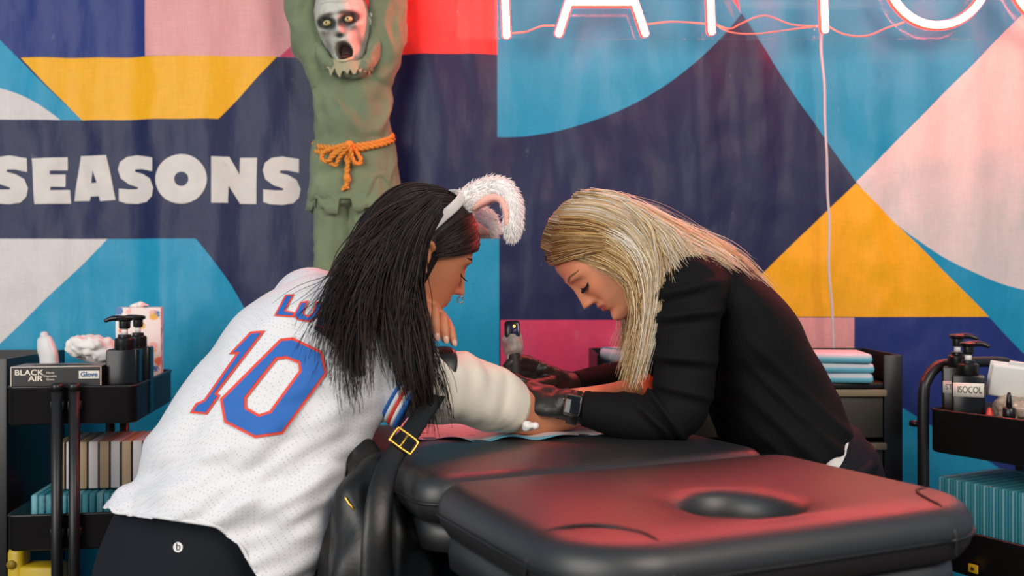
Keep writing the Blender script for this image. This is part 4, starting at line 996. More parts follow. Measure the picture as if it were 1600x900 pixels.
hp = [cast(x, y-2.5, jb, .0) for x, y in zip(hx, hy)]; hp = [p for p in hp if p is not None]
obj('hem', sweep(hp, [(.0028, .0016)]*len(hp), side=(0, -1, 0), n=8, sub=6), mat('hem_white', (220, 219, 221), .7), jersey)
def z2(*pts): return [(160+x/1.8, 400+y/1.8) for x, y in pts]
jred = mat('jersey_red', (226, 66, 44), .7); jblue = mat('jersey_blue', (30, 98, 178), .7)
zero = z2((500, 232), (535, 228), (618, 268), (632, 330), (508, 500), (428, 512), (342, 468), (330, 402)); zin = z2((490, 292), (515, 288), (550, 302), (553, 322), (470, 435), (440, 445), (405, 425), (405, 400))
one = z2((416, 212), (458, 209), (322, 386), (331, 391), (293, 446), (245, 441), (262, 414), (285, 404), (375, 275), (355, 276))
d_ = decal('number', zero, [zin], jb, .0035, jred, jersey); d_ = decal('number', inset(zero, 4.2), [inset(zin, -4.2)], jb, .0048, jblue, jersey)
decal('number', one, [], jb, .0035, jred, jersey); decal('number', inset(one, 3.4), [], jb, .0048, jblue, jersey)
L1 = z2((515, 108), (540, 107), (516, 152), (540, 158), (536, 172), (482, 168)); U1 = z2((556, 130), (580, 124), (566, 160), (576, 168), (590, 160), (600, 128), (622, 130), (604, 172), (580, 186), (548, 180), (536, 168))
L2 = z2((632, 136), (652, 140), (632, 186), (650, 196), (645, 210), (600, 196))
for g in (L1, U1, L2):
    decal('letter', g, [], jb, .0035, jred, jersey, 5); decal('letter', inset(g, 2.4), [], jb, .0048, jblue, jersey, 5)
# sleeve hem stripes
ax_ = nrm(P(642, 608, 1.712)-P(610, 588, 1.715)); c0 = P(642, 608, 1.712)
for k, (m_, r_) in enumerate(((jblue, .0715), (mat('stripe_white', (232, 230, 230), .7), .0712), (jred, .0709), (mat('stripe_white', (232, 230, 230), .7), .0706), (jblue, .0703))):
    q = c0-ax_*(.012-.0062*k); obj('sleeve_stripe', sweep([q-ax_*.0032, q+ax_*.0032], [r_+.0005, r_], n=48, round0=False, round1=False), m_, jersey)

# leggings
leg_m = mat('black_leggings', (22, 24, 31), .8, spec=.2, var=.08, vscale=8, bump=.1, bscale=250)
lg = [sweep([P(352, 780, 1.74), P(345, 815, 1.74), P(332, 860, 1.74), P(322, 915, 1.74), P(325, 965, 1.75)], [(.165, .135), (.178, .15), (.190, .168), (.195, .18), (.17, .16)], side=bk, n=48)]
for kx in (0, .16):
    lg.append(sweep([P(370, 900, 1.74+kx*.5), np.array([-.30, 1.72+kx, .45]), np.array([-.10+kx*.3, 1.74+kx*1.5, .44]), np.array([-.05+kx*.3, 1.75+kx*1.5, .30]), np.array([-.09+kx*.3, 1.76+kx*1.5, .12])], [.125, .105, .078, .064, .052], n=24))
v, f = fuse(lg, .006, 5); v, f = displace((v, f), fuse.normals, .006, 12, 3.)
leg_o = obj('leggings', (v, f), leg_m, pt); lb = bvh_of((v, f))
wl = mat('logo_white', (226, 224, 220), .6)
decal('emblem', circle2(278, 855, 7.4, 8), [], lb, .0012, wl, leg_o, 3)
def arc_poly(pts, w):
    p = np.array(pts, float); T = np.gradient(p, axis=0); n = np.stack([-T[:, 1], T[:, 0]], 1); n /= np.linalg.norm(n, axis=1)[:, None]+1e-9
    return [tuple(q) for q in np.vstack([p+n*w, (p-n*w)[::-1]])]
for pp in ([(276, 848.5), (276, 859)], ): decal('emblem_mark', arc_poly(pp, .8), [], lb, .002, leg_m, leg_o, 3)
decal('emblem_mark', arc_poly([(276, 853), (278, 851.8), (280.6, 853.2), (281, 856.2), (279.6, 859), (277, 859.6), (275.8, 858.4)], .75), [], lb, .002, leg_m, leg_o, 3)
shoe = mat('dark_shoe', (24, 24, 26), .5)
for kx in (0, .16):
    obj('shoe', fuse([sweep([np.array([-.13+kx*.3, 1.76+kx*1.5, .045]), np.array([-.04+kx*.3, 1.77+kx*1.5, .045]), np.array([.10+kx*.3, 1.79+kx*1.5, .035])], [(.045, .044), (.045, .044), (.042, .032)], side=(0, 0, 1), n=20), ellipsoid((-.10+kx*.3, 1.76+kx*1.5, .07), (.05, .045, .05))], .006, 3), shoe, pt)

# wristband
wb0, wb1 = P(992, 610, 2.006), P(1009, 604, 2.032)
obj('wristband', sweep([wb0, wb1], [.0305, .0295], n=28, round0=False, round1=False), mat('orange_band', (226, 84, 44), .5), pt)

# hair
hb = bvh_of(body1_vf, jersey_vf, under_vf)
def hg(pts, lift=.012, dd=1.70): return [cast(x, y, hb, lift if not isinstance(q, (int, float)) else q, dd) for (x, y, *r_) in pts for q in [r_[0] if r_ else None]]
cap1 = scalp_cap(aC, aM, lambda x, y, z: (z > .052-.15*max(0, abs(x)-.045)) or (y < .012 and (z > -.085)) or (z > .03 and y < .05), 1.06)
HM = mat('black_hair', (30, 20, 17), .46, spec=.35, attr='Col')
def smooth_guides(G):
    out = []
    for g in G:
        g = np.array(g); 
        for _ in range(2): g[1:-1] = .25*g[:-2]+.5*g[1:-1]+.25*g[2:]
        out.append(g)
    return out
gA = smooth_guides([   # over the crown, down the back to the left
    hg([(668, 308), (616, 318), (570, 366), (535, 420), (508, 462), (492, 505), (474, 556)], .016),
    hg([(672, 308), (630, 320), (585, 370), (550, 425), (528, 475), (520, 530), (516, 585)], .022),
    hg([(676, 310), (638, 326), (596, 380), (564, 436), (544, 495), (536, 555), (538, 625)], .026),
    hg([(680, 314), (646, 333), (608, 390), (578, 446), (558, 505), (552, 575), (556, 642)], .026),
    hg([(684, 320), (652, 340), (618, 398), (590, 452), (572, 510), (566, 575), (572, 640)], .022)])
gB = smooth_guides([   # the mass over the near shoulder
    hg([(684, 320), (652, 343), (624, 402), (604, 460), (598, 515), (606, 560), (618, 600)], .024),
    hg([(688, 326), (658, 348), (636, 410), (622, 470), (620, 530), (630, 590), (642, 650)], .030),
    hg([(688, 330), (662, 353), (644, 415), (638, 475), (642, 540), (652, 605), (656, 680)], .036),
    hg([(688, 334), (655, 360), (640, 420), (638, 480), (652, 545), (668, 610), (672, 680)], .034),
    hg([(688, 338), (656, 366), (643, 425), (645, 485), (664, 545), (686, 600), (698, 662)], .026)])
gF = smooth_guides([   # fringe combed over the temple below the band
    hg([(705, 352), (690, 366), (672, 378), (660, 386), (652, 396)], .008), hg([(714, 362), (700, 374), (682, 384), (668, 390), (658, 402)], .008),
    hg([(722, 374), (708, 382), (690, 390), (674, 394), (660, 404)], .008), hg([(727, 388), (714, 392), (698, 394), (682, 396), (664, 404)], .006)])
def mirror_far(g):   # the unseen far side falls straight down in front of the far shoulder
    return g
far_g = [[aC+aM@np.array(p) for p in ((-.01, .05, .118), (-.06, .03, .09), (-.088, .0, .02), (-.085, -.02, -.06), (-.08, -.03, -.14), (-.075, -.03, -.24))], [aC+aM@np.array(p) for p in ((-.01, .0, .122), (-.06, -.03, .09), (-.085, -.05, .02), (-.08, -.06, -.06), (-.075, -.06, -.14), (-.07, -.06, -.24))],
         [aC+aM@np.array(p) for p in ((.0, -.04, .116), (-.03, -.08, .08), (-.03, -.105, .02), (-.03, -.11, -.06), (-.03, -.10, -.14), (-.03, -.10, -.22))]]
def sheet_mesh(G, n=20, push=.004):
    H = []
    for g in G:
        g = resample(np.asarray(g), 6); s = np.r_[0, np.cumsum(np.linalg.norm(np.diff(g, axis=0), axis=1))]; s /= s[-1]; t = np.linspace(0, .86, n); H.append(np.stack([np.interp(t, s, g[:, i]) for i in range(3)], 1))
    H = resample(np.array(H).reshape(len(H), -1), 5).reshape(-1, n, 3) + np.array([0, push, 0])
    V = H.reshape(-1, 3); F = [(i*n+j, i*n+j+1, (i+1)*n+j+1, (i+1)*n+j) for i in range(len(H)-1) for j in range(n-1)]
    return V, F
hd1 = bvh_of(to_world(head_local(n=60, m=50), aC, aM))
crown1 = skull_guides(hd1, aC, aM, [
    [(-.35, .25, .9), (-.35, -.1, .95), (-.35, -.6, .75), (-.35, -.9, .3), (-.35, -.95, -.3)], [(0, .25, 1), (.0, -.1, 1), (.0, -.6, .8), (.0, -.95, .3), (0, -.95, -.3)], [(.2, .25, .95), (.25, -.1, .95), (.3, -.6, .75), (.32, -.9, .3), (.3, -.95, -.3)],
    [(.4, .2, .9), (.5, -.1, .85), (.6, -.5, .6), (.62, -.75, .2), (.6, -.8, -.3)], [(.6, .12, .8), (.72, -.1, .7), (.82, -.35, .4), (.85, -.5, 0), (.8, -.6, -.4)], [(.8, -.05, .6), (.9, -.2, .4), (.92, -.38, .1), (.9, -.48, -.2), (.85, -.55, -.5)]], .007)
front1 = skull_guides(hd1, aC, aM, [
    [(-.1, .45, .9), (.3, .42, .85), (.62, .25, .72), (.85, .05, .5), (.95, -.1, .25)], [(-.1, .62, .8), (.32, .6, .74), (.66, .42, .58), (.88, .2, .36), (.97, -.02, .14)],
    [(-.1, .78, .66), (.34, .76, .58), (.68, .58, .44), (.9, .3, .25), (.98, .03, .06)], [(-.1, .86, .54), (.36, .84, .46), (.7, .64, .34), (.91, .36, .17), (.98, .08, .02)]], .008)
Lall = []
sets = [(gA, 850, .022, .007, .7, (.5, 1.), 11), (gB, 1250, .028, .006, .7, (.62, 1.), 12), (far_g, 350, .012, .005, .5, (.8, 1.), 14), (crown1, 1000, .005, .002, .4, (.85, 1.), 16), (front1, 420, .003, .0012, .2, (.9, 1.), 17)]
VV = []; FF = []; CC = []; k0 = 0
for G, n, th, jt, cl_, cut, sd_ in sets:
    L = hair_lines(G, n, 20, th, jt, cl_, cut, sd_, (0, -1, .25) if sd_ < 15 else (0, -.6, .8), cwav=.011 if sd_ < 15 else .0012, wav=.005 if sd_ < 15 else .001); V_, F_ = strands(L, rng.uniform(.0009, .0017, n)); C_ = strand_cols(n, 20, [(36, 24, 20), (28, 19, 16), (56, 38, 29), (22, 15, 13)], sd_)
    VV.append(V_); FF.append(F_+k0); CC.append(C_); k0 += len(V_)
for vf in [cap1] + [sheet_mesh(g) for g in (gA, gB)] + [sheet_mesh(far_g, push=0)]:
    V_ = np.array(vf[0]); VV.append(V_); FF.append(np.array(vf[1])+k0); CC.append(np.tile(np.array(lin((24, 16, 14))), (len(V_), 1))); k0 += len(V_)
# a few loose locks over the back
loose = smooth_guides([hg([(560, 400), (520, 432), (480, 455), (445, 470), (420, 478)], .008), hg([(560, 410), (515, 440), (495, 480), (470, 520), (455, 560)], .008), hg([(575, 420), (540, 460), (515, 510), (495, 545), (478, 600)], .008)])
L = hair_lines(loose, 26, 20, .004, .004, .2, (.7, 1.), 15); V_, F_ = strands(L, .0009); VV.append(V_); FF.append(F_+k0); CC.append(strand_cols(26, 20, [(26, 18, 15)], 4)); k0 += len(V_)
add_np_mesh('hair', np.vstack(VV), np.vstack(FF), HM, pt, np.vstack(CC))

# bunny ear headband
hbnd = thing('bunny_headband', 'white headband with floppy fluffy bunny ears worn on black hair', 'headband', aC+aM@np.array([0, .01, .12]))
wf = mat('white_band', (228, 222, 216), .6)
bp_ = [aC+aM@np.array(p) for p in ((.099, -.036, .034), (.092, -.018, .068), (.072, .004, .100), (.04, .020, .122), (0, .026, .130), (-.04, .020, .122), (-.072, .004, .100), (-.092, -.018, .068), (-.096, -.04, .03))]
obj('band', sweep(bp_, [(.0025, .0095)]*9, side=aM@np.array([0, .85, -.5]), n=12, sub=6), wf, hbnd)
fur = mat('white_fur', (252, 246, 243), .9); pinkf = mat('pink_fur', (240, 178, 164), .9)
def bunny_ear(pts, rad, seed, inner_dir, n=2600):
    pts = np.array(pts); vf = sweep(pts, rad, side=inner_dir, n=24, sub=6); e = obj('ear', vf, fur, hbnd)
    V = np.array(vf[0]); r = np.random.default_rng(seed); c = resample(np.hstack([pts, np.array(rad)]), 6); ctr = c[:, :3]
    q = V[r.integers(0, len(V), n)]+r.normal(0, .0018, (n, 3)); j = np.argmin(((q[:, None, :]-ctr[None])**2).sum(2), 1); d = q-ctr[j]; d /= np.linalg.norm(d, axis=1)[:, None]+1e-9
    T = np.gradient(ctr, axis=0); T /= np.linalg.norm(T, axis=1)[:, None]; dd = d+T[j]*.9+r.normal(0, .35, (n, 3)); dd /= np.linalg.norm(dd, axis=1)[:, None]; L = r.uniform(.003, .0065, n)[:, None]
    lines = np.stack([q, q+dd*L*.55, q+(dd+T[j]*.5)*L], 1); V_, F_ = strands(lines, .0006); fo = add_np_mesh('fur', V_, F_, fur, e); fo['kind'] = 'stuff'
    return e, ctr
be, ctr = bunny_ear([P(700, 340, 1.80), P(716, 326, 1.80), P(742, 307, 1.79), P(770, 294, 1.78), P(791, 300, 1.77), P(802, 325, 1.765), P(801, 352, 1.765), P(800, 366, 1.765)], [(.012, .012), (.020, .016), (.0215, .014), (.0185, .013), (.0165, .013), (.0150, .012), (.0145, .012), (.010, .009)], 3, (.0, 1., .1), 6000)
inn = [P(742, 326, 1.785), P(754, 316, 1.778), P(770, 309, 1.770), P(783, 312, 1.763), P(790, 328, 1.757), P(792, 350, 1.757)]
obj('inner_ear', sweep(inn, [(.004, .006), (.0075, .008), (.0075, .008), (.007, .008), (.006, .008), (.004, .006)], side=(0, 1, 0), n=16), pinkf, be)
be2, _ = bunny_ear([P(706, 346, 1.83), P(724, 345, 1.84), P(742, 344, 1.85), P(758, 350, 1.86), P(770, 358, 1.86)], [(.012, .012), (.022, .016), (.027, .016), (.024, .015), (.012, .01)], 5, (0., 1., .1), 4500)
obj('inner_ear', sweep([P(724, 352, 1.818), P(742, 356, 1.826), P(760, 362, 1.84)], [(.008, .006), (.011, .006), (.006, .005)], side=(0, 1, 0), n=16), pinkf, be2)

# shoulder bag
bag = thing('shoulder_bag', 'black leather shoulder bag with a gold buckle hanging beside the white jersey', 'bag', P(590, 1000, 1.5))
lea = mat('black_leather', (14, 13, 13), .4, spec=.5, var=.2, vscale=10, bump=.25, bscale=70, bdist=.002)
def spt(x, y, d): return P(x, y, d)
stp = [spt(682, 545, 1.76), spt(698, 550, 1.712), spt(700, 572, 1.692), spt(688, 605, 1.682), spt(662, 645, 1.64), spt(634, 686, 1.585), spt(610, 722, 1.545), spt(596, 765, 1.51), spt(590, 820, 1.485), spt(588, 880, 1.475), spt(590, 990, 1.47)]
obj('strap', sweep(stp, [(.016, .0028)]*7+[(.019, .005), (.022, .008), (.024, .010), (.026, .012)], side=(.3, -.9, .35), n=14, sub=5), lea, bag)
bq = nrm(P(608, 722, 1.55)-P(662, 645, 1.60)); bs = nrm(np.cross(bq, (.3, -.9, .35))); bc = P(632, 688, 1.575)+np.array([0, -.006, 0])
loop = [bc+bq*.0125*sy+bs*.020*sx for sx, sy in ((-1, -.75), (-.8, -1), (.8, -1), (1, -.75), (1, .75), (.8, 1), (-.8, 1), (-1, .75), (-1, -.75))]
obj('buckle', sweep(loop, .0022, n=8, sub=2), gold, bag); obj('buckle_pin', tube([bc-bq*.0125, bc+bq*.002+np.array([0, -.003, 0]), bc+bq*.0135], .0018, n=8), gold, bag)
v, f = fuse([sweep([spt(585, 735, 1.62), spt(575, 790, 1.58), spt(585, 860, 1.56), spt(600, 950, 1.55), spt(605, 1010, 1.55)], [(.035, .03), (.052, .04), (.072, .055), (.085, .06), (.07, .05)], side=(0, 1, 0), n=28), sweep([spt(560, 700, 1.66), spt(570, 760, 1.62), spt(550, 830, 1.60), spt(545, 920, 1.6)], [(.03, .02), (.04, .03), (.045, .03), (.05, .03)], side=(0, 1, 0), n=20)], .005, 4)
v, f = displace((v, f), fuse.normals, .022, 14, 4., (1.6, 1, .5)); obj('bag_body', (v, f), lea, bag)
obj('zip', tube([spt(540, 778, 1.545), spt(548, 790, 1.54), spt(556, 800, 1.54)], .0022, n=6), gold, bag)
st_m = mat('stool_seat', (30, 30, 32), .5)
def stool(label, c, zs, group=None):
    t = thing('stool', label, 'stool', (c[0], c[1], 0)); obj('seat', lathe([(.05, -.06), (.15, -.055), (.165, -.035), (.165, -.012), (.15, 0), (.02, .003)], (c[0], c[1], zs), 36), st_m, t); obj('post', cyl((c[0], c[1], .05), (c[0], c[1], zs-.05), .022), steel, t)
    for k in range(5):
        a = 2*PI*k/5+.3; obj('foot', tube([(c[0], c[1], .07), (c[0]+.2*math.cos(a), c[1]+.2*math.sin(a), .045)], .014, n=8), steel, t); obj('caster', ellipsoid((c[0]+.22*math.cos(a), c[1]+.22*math.sin(a), .026), (.024, .024, .024), n=12, m=8), blk, t)
stool('dark round stool under the woman in the jersey', (-.52, 1.78), .35)

# ================================================================ woman in black, tattooing
ar = thing('person', 'blonde person in a black ribbed top and black gloves tattooing an arm', 'person', (.62, 2.05, 0))
bC = P(948, 397, 1.96); bM = frame_of((-.64, -.10, -.75), (-.76, -.03, .64))
SKIN2 = (230, 158, 120)
nearS, nearE, nearW = P(1080, 455, 1.87), P(1064, 640, 1.835), P(902, 637, 1.865)
farW = P(884, 604, 2.06)
body2 = [to_world(head_local(.88), bC, bM)] + [to_world(ear_local(sx), bC, bM) for sx in (-1, 1)]
body2 += [sweep([bC+bM@np.array([0, -.025, -.03]), bC+bM@np.array([0, -.045, -.095]), P(1062, 420, 2.0), P(1100, 445, 2.03)], [.054, .048, .050, .055], n=24),
    sweep([P(1110, 440, 2.03), P(1160, 520, 2.03), P(1195, 595, 2.03), P(1235, 670, 2.03), P(1275, 735, 2.03), P(1300, 800, 2.03)], [(.058, .12), (.085, .15), (.095, .14), (.092, .135), (.105, .155), (.11, .165)], side=(0, 1, 0), n=28),
    sweep([P(1105, 450, 1.94), nearS, P(1070, 545, 1.85), nearE, P(1000, 650, 1.84), P(935, 642, 1.855), nearW], [.05, .048, .045, .040, .036, .029, .025], n=20),
    sweep([P(1105, 445, 2.12), P(1085, 450, 2.18), P(1050, 520, 2.22), P(1020, 588, 2.22), P(960, 595, 2.15), farW], [.05, .046, .043, .038, .033, .025], n=20)]
for yy in (1.95, 2.12):
    body2.append(sweep([np.array([.63, yy, .55]), np.array([.45, yy, .50]), np.array([.25, yy-.02, .48]), np.array([.22, yy-.02, .34]), np.array([.27, yy, .08]), np.array([.16, yy, .04])], [.085, .08, .058, .05, .04, .034], n=16))
V, F = fuse(body2, .0030, 3, .5)
b2 = obj('body', (V, F), mat('skin_fair', SKIN2, .48, attr='Col', spec=.4, bump=.06, bscale=300, sss=.12), ar, colors=skin_cols(V, bC, bM, SKIN2, (190, 92, 86), (222, 132, 100))); body2_vf = (V, F)
lash_and_brow(bC, bM, ar, (166, 124, 92), lash=.010)
# ribbed top
def rib_mat():
    m = mat('black_ribbed_knit', (11, 11, 13), .8, spec=.18); nt = m.node_tree; N = nt.nodes; b = N['Principled BSDF']
    tc = N.new('ShaderNodeTexCoord'); w = N.new('ShaderNodeTexWave'); w.inputs['Scale'].default_value = 60; w.bands_direction = 'Y'; w.inputs['Distortion'].default_value = .6; nt.links.new(tc.outputs['Object'], w.inputs['Vector'])
    bp = N.new('ShaderNodeBump'); bp.inputs['Strength'].default_value = .16; bp.inputs['Distance'].default_value = .0015; nt.links.new(w.outputs[0], bp.inputs['Height']); nt.links.new(bp.outputs[0], b.inputs['Normal'])
    return m
rib = rib_mat()
tor2 = sweep([P(1092, 418, 2.03), P(1122, 450, 2.03), P(1158, 518, 2.03), P(1186, 590, 2.03), P(1212, 645, 2.03), P(1228, 680, 2.03), P(1238, 704, 2.03)], [(.055, .10), (.074, .17), (.106, .185), (.120, .17), (.124, .168), (.120, .175), (.114, .178)], side=(0, 1, 0), n=48, round1=False)
slN = sweep([P(1110, 452, 1.94), P(1082, 452, 1.88), P(1072, 500, 1.86), P(1070, 550, 1.85), P(1068, 610, 1.84), P(1056, 645, 1.835), P(1000, 652, 1.84), P(950, 645, 1.85), P(915, 639, 1.862)], [.060, .066, .064, .061, .055, .050, .046, .040, .033], n=32, round1=False)
slF = sweep([P(1110, 448, 2.12), P(1085, 450, 2.18), P(1050, 520, 2.22), P(1020, 588, 2.22), P(960, 594, 2.15), P(896, 603, 2.07)], [.06, .062, .055, .047, .040, .030], n=28, round1=False)
v, f = fuse([tor2, slN, slF], .0042, 4); N_ = fuse.normals
def creases(p):
    px = 800+p[0]/p[1]*FPX; py = 450-(p[2]-CAMZ)/p[1]*FPX; d = 0.
    if px < 1140 and p[1] < 2.0:
        for (x0, y0, sl, w, a) in ((1060, 455, -.25, 7, .006), (1070, 492, -.12, 7, .006), (1060, 560, .10, 8, .006), (1070, 612, .25, 7, .004), (1035, 640, 1.3, 7, .007), (1020, 655, .9, 6, .004)):
            t = (py-y0)-sl*(px-x0); d += 1.6*a*(ga(t, w)-.7*ga(t-14, 9))*ga(px-x0, 50)
    d += .006*noise.noise(Vector((px*.012+py*.01, py*.02-px*.012, 3.)))*(1 if px > 1120 else .3)
    if px > 1120:
        for k, (c_, w, a) in enumerate(((0, 10, .007), (46, 12, .006), (-40, 10, .005), (90, 10, .004))):
            t = (py-600)-.95*(px-1200)-c_; d += a*ga(t, w)*sstep(1140, 1220, px)
    return d
v = v+N_*np.array([creases(p) for p in v])[:, None]
top = obj('ribbed_top', (v, f), rib, ar); top_vf = (v, f)
for k, (q0, q1, r_) in enumerate(((P(920, 639.5, 1.861), P(912, 638.5, 1.863), .0345),)): obj('cuff', sweep([q0, q1], [r_, r_-.001], n=28, round0=False, round1=False), rib, top)
# tee, jeans
obj('undershirt', fuse([sweep([P(1228, 676, 2.03), P(1248, 706, 2.03), P(1270, 740, 2.03)], [(.105, .165), (.110, .17), (.108, .17)], side=(0, 1, 0), n=40)], .006, 2), mat('white_tee', (228, 222, 218), .7), ar)
jm = mat('black_denim', (17, 20, 27), .75, spec=.2, var=.15, vscale=60, bump=.2, bscale=300)
jp = [sweep([P(1276, 728, 2.03), P(1285, 760, 2.03), P(1290, 800, 2.03), P(1290, 850, 2.03)], [(.112, .175), (.118, .18), (.125, .185), (.12, .18)], side=(0, 1, 0), n=40)]
for yy in (1.95, 2.12): jp.append(sweep([np.array([.62, yy, .53]), np.array([.45, yy, .50]), np.array([.25, yy-.02, .48]), np.array([.21, yy-.02, .34]), np.array([.26, yy, .10])], [.10, .095, .075, .062, .055], n=20))
v, f = fuse(jp, .006, 4); v, f = displace((v, f), fuse.normals, .006, 16, 7.); je = obj('jeans', (v, f), jm, ar); jb2 = bvh_of((v, f))
obj('waistband', sweep([P(1272, 722, 2.03), P(1279, 738, 2.03)], [(.114, .177), (.117, .180)], side=(0, 1, 0), n=48, round0=False, round1=False), jm, je)
for yy in (1.95, 2.12):
    obj('shoe', fuse([sweep([np.array([.30, yy, .045]), np.array([.22, yy, .045]), np.array([.10, yy, .035])], [(.044, .042), (.045, .044), (.042, .03)], side=(0, 0, 1), n=20), ellipsoid((.27, yy, .07), (.05, .045, .05))], .006, 3), shoe, ar)
stool('dark round stool under the blonde woman behind the bed', (.64, 2.04), .45)
# gloves
glm = mat('black_nitrile', (34, 31, 29), .42, spec=.5, bump=.35, bscale=90, bdist=.002, var=.1, vscale=20)
gp1, _ = hand(P(890, 634, 1.868), (-.93, .05, .22), (.05, -.62, .78), [(.95, .9, .5), (1.0, .95, .5), (1.05, .95, .5), (1.1, .95, .5)], 1, .93, 1.12, thumb=(.75, .35, .55), thumb_curl=.35)
cuff1 = sweep([P(908, 637.5, 1.864), P(893, 635, 1.868), P(880, 632, 1.868)], [.0300, .0295, .0285], n=24)
v, f = fuse(gp1+[cuff1], .0026, 3); v, f = displace((v, f), fuse.normals, .003, 45, 3.); obj('glove', (v, f), glm, ar)
gp2 = [sweep([P(880, 602, 2.055), P(856, 590, 2.03), P(836, 580, 2.005)], [(.026, .022), (.034, .022), (.033, .018)], side=(.2, .6, .7), n=20)]
for fp, r_ in (([(842, 572, 2.0), (818, 561, 1.972), (798, 568, 1.948), (787, 583, 1.950)], .0098), ([(842, 580, 2.005), (816, 571, 1.972), (794, 580, 1.948), (782, 594, 1.952)], .0102), ([(842, 590, 2.005), (816, 584, 1.975), (797, 593, 1.952), (786, 605, 1.955)], .0098), ([(844, 598, 2.0), (822, 597, 1.978), (804, 604, 1.962), (794, 612, 1.96)], .0088), ([(862, 594, 2.0), (838, 601, 1.955), (816, 597, 1.938), (802, 589, 1.936)], .0110)):
    gp2.append(sweep([P(*p) for p in fp], [r_*1.1, r_*1.05, r_, r_*.9], n=14, sub=5))
cuff2 = sweep([P(890, 604, 2.065), P(874, 600, 2.05)], [.030, .029], n=24)
v, f = fuse(gp2+[cuff2], .0026, 3); v, f = displace((v, f), fuse.normals, .003, 45, 5.); obj('glove', (v, f), glm, ar)
# tattoo machine
tm = thing('tattoo_machine', 'black tattoo machine with glowing light held in the gloved hand', 'tattoo machine', P(802, 615, 1.96)); MD = 1.975
maxis = nrm(P(800, 505, MD)-P(804, 612, MD-.03)); mb = P(804, 612, MD-.03); side_m = nrm(np.cross(maxis, (0, 1, 0))); fm_ = frame_of(np.cross(maxis, side_m), maxis)
def ma(t, s=0., o=0.): return mb+maxis*t+side_m*s+np.cross(maxis, side_m)*o
obj('battery', box(ma(.122), (.031, .027, .036), fm_, bev=.006), mat('machine_black', (16, 18, 26), .22), tm, sharp=40)
obj('display', box(ma(.122)-np.array([0, .0138, 0])+np.array([.004, 0, 0]), (.014, .001, .022), fm_), mat('display_blue', (36, 44, 84), .2), tm)
obj('status_light', ellipsoid(ma(.131)-np.array([-.004, .0148, 0]), (.0026, .002, .0026)), mat('orange_light', (255, 150, 60), .3, emit=6.), tm)
v, f = fuse([sweep([ma(.068), ma(.08), ma(.095), ma(.107)], [.014, .019, .021, .017], n=24)], .002, 1); v, f = displace((v, f), fuse.normals, .006, 60, 2.)
obj('plastic_cover', (v, f), mat('crinkled_film', (190, 186, 178), .2, alpha=.62, bump=.8, bscale=70, bdist=.004), tm)
obj('motor_body', sweep([ma(.07), ma(.105)], [.0135, .015], n=24), mat('machine_black', (16, 18, 26), .22), tm)
obj('grip', sweep([ma(.018), ma(.03), ma(.05), ma(.07)], [.012, .0155, .0155, .0145], n=24), mat('grip_wrap', (22, 20, 20), .6, bump=.5, bscale=90), tm)
obj('tube_tip', sweep([ma(.0), ma(.012), ma(.02)], [.0035, .008, .0105], n=16), mat('red_tip', (214, 44, 36), .35), tm)
# wristwatch
ww = thing('wristwatch', 'square black smartwatch with a dark band on the near wrist', 'watch', P(886, 640, 1.83)); wa = nrm(P(915, 639, 1.862)-P(880, 632, 1.868))
wcen = P(897, 636.5, 1.866)
obj('band', sweep([wcen-wa*.010, wcen+wa*.010], [.0325, .0325], n=36, round0=False, round1=False), mat('watch_band', (40, 30, 26), .5), ww)
fo = nrm(np.array([-.12, -.93, .22])); wM = frame_of(fo, np.cross(fo, wa)*1.0)
wc_ = wcen+fo*.034
obj('case', box(wc_, (.033, .010, .040), wM, bev=.0045), mat('watch_steel', (150, 136, 124), .25, metal=1.), ww, sharp=60); obj('screen', box(wc_+fo*.0045, (.027, .003, .033), wM, bev=.0012), mat('watch_glass', (8, 8, 10), .06), ww, sharp=40)
obj('crown', cyl(wc_+wM@np.array([.017, 0, .008]), wc_+wM@np.array([.0195, 0, .008]), .0035), mat('watch_steel', (150, 136, 124), .25, metal=1.), ww)
# blonde hair
hb2 = bvh_of(body2_vf, top_vf)
def h2(pts, lift=.012, dd=1.90): return [cast(x, y, hb2, lift, dd) for x, y in pts]
def hl(*pts): return [bC+bM@np.array(p) for p in pts]
capB = scalp_cap(bC, bM, lambda x, y, z: (z > .062-.2*max(0, abs(x)-.05)) or (y < .0 and z > -.085) or (z > .035 and y < .035), 1.035)
BM = mat('blonde_hair', (206, 172, 122), .45, spec=.4, attr='Col')
# head-space curves: x<0 is the near side (her left faces the camera)
def sg(pts, lifts):
    g = np.array([cast(x, y, hb2, lifts, d if d else 1.93) if not d else P(x, y, d) for x, y, d in pts])
    for _ in range(3): g[1:-1] = .25*g[:-2]+.5*g[1:-1]+.25*g[2:]
    return g
near_front = [
    sg([(846, 388, 0), (866, 402, 0), (900, 412, 0), (940, 416, 0), (976, 421, 0), (1000, 446, 1.872), (1002, 488, 1.862), (990, 540, 1.866), (970, 592, 1.875)], .008),
    sg([(848, 370, 0), (876, 382, 0), (915, 390, 0), (958, 398, 0), (990, 416, 0), (1008, 450, 1.860), (1008, 500, 1.853), (999, 550, 1.858), (984, 602, 1.865)], .012),
    sg([(858, 346, 0), (890, 348, 0), (930, 356, 0), (972, 374, 0), (1003, 402, 0), (1014, 445, 1.855), (1012, 500, 1.848), (1005, 550, 1.852), (994, 602, 1.86)], .015),
    sg([(876, 324, 0), (910, 320, 0), (950, 328, 0), (990, 350, 0), (1018, 385, 0), (1024, 435, 1.845), (1020, 490, 1.838), (1013, 545, 1.845), (1002, 592, 1.855)], .017),
    sg([(896, 310, 0), (930, 304, 0), (970, 310, 0), (1006, 336, 0), (1030, 372, 0), (1034, 420, 1.85), (1026, 480, 1.838), (1018, 530, 1.842), (1006, 575, 1.855)], .013)]
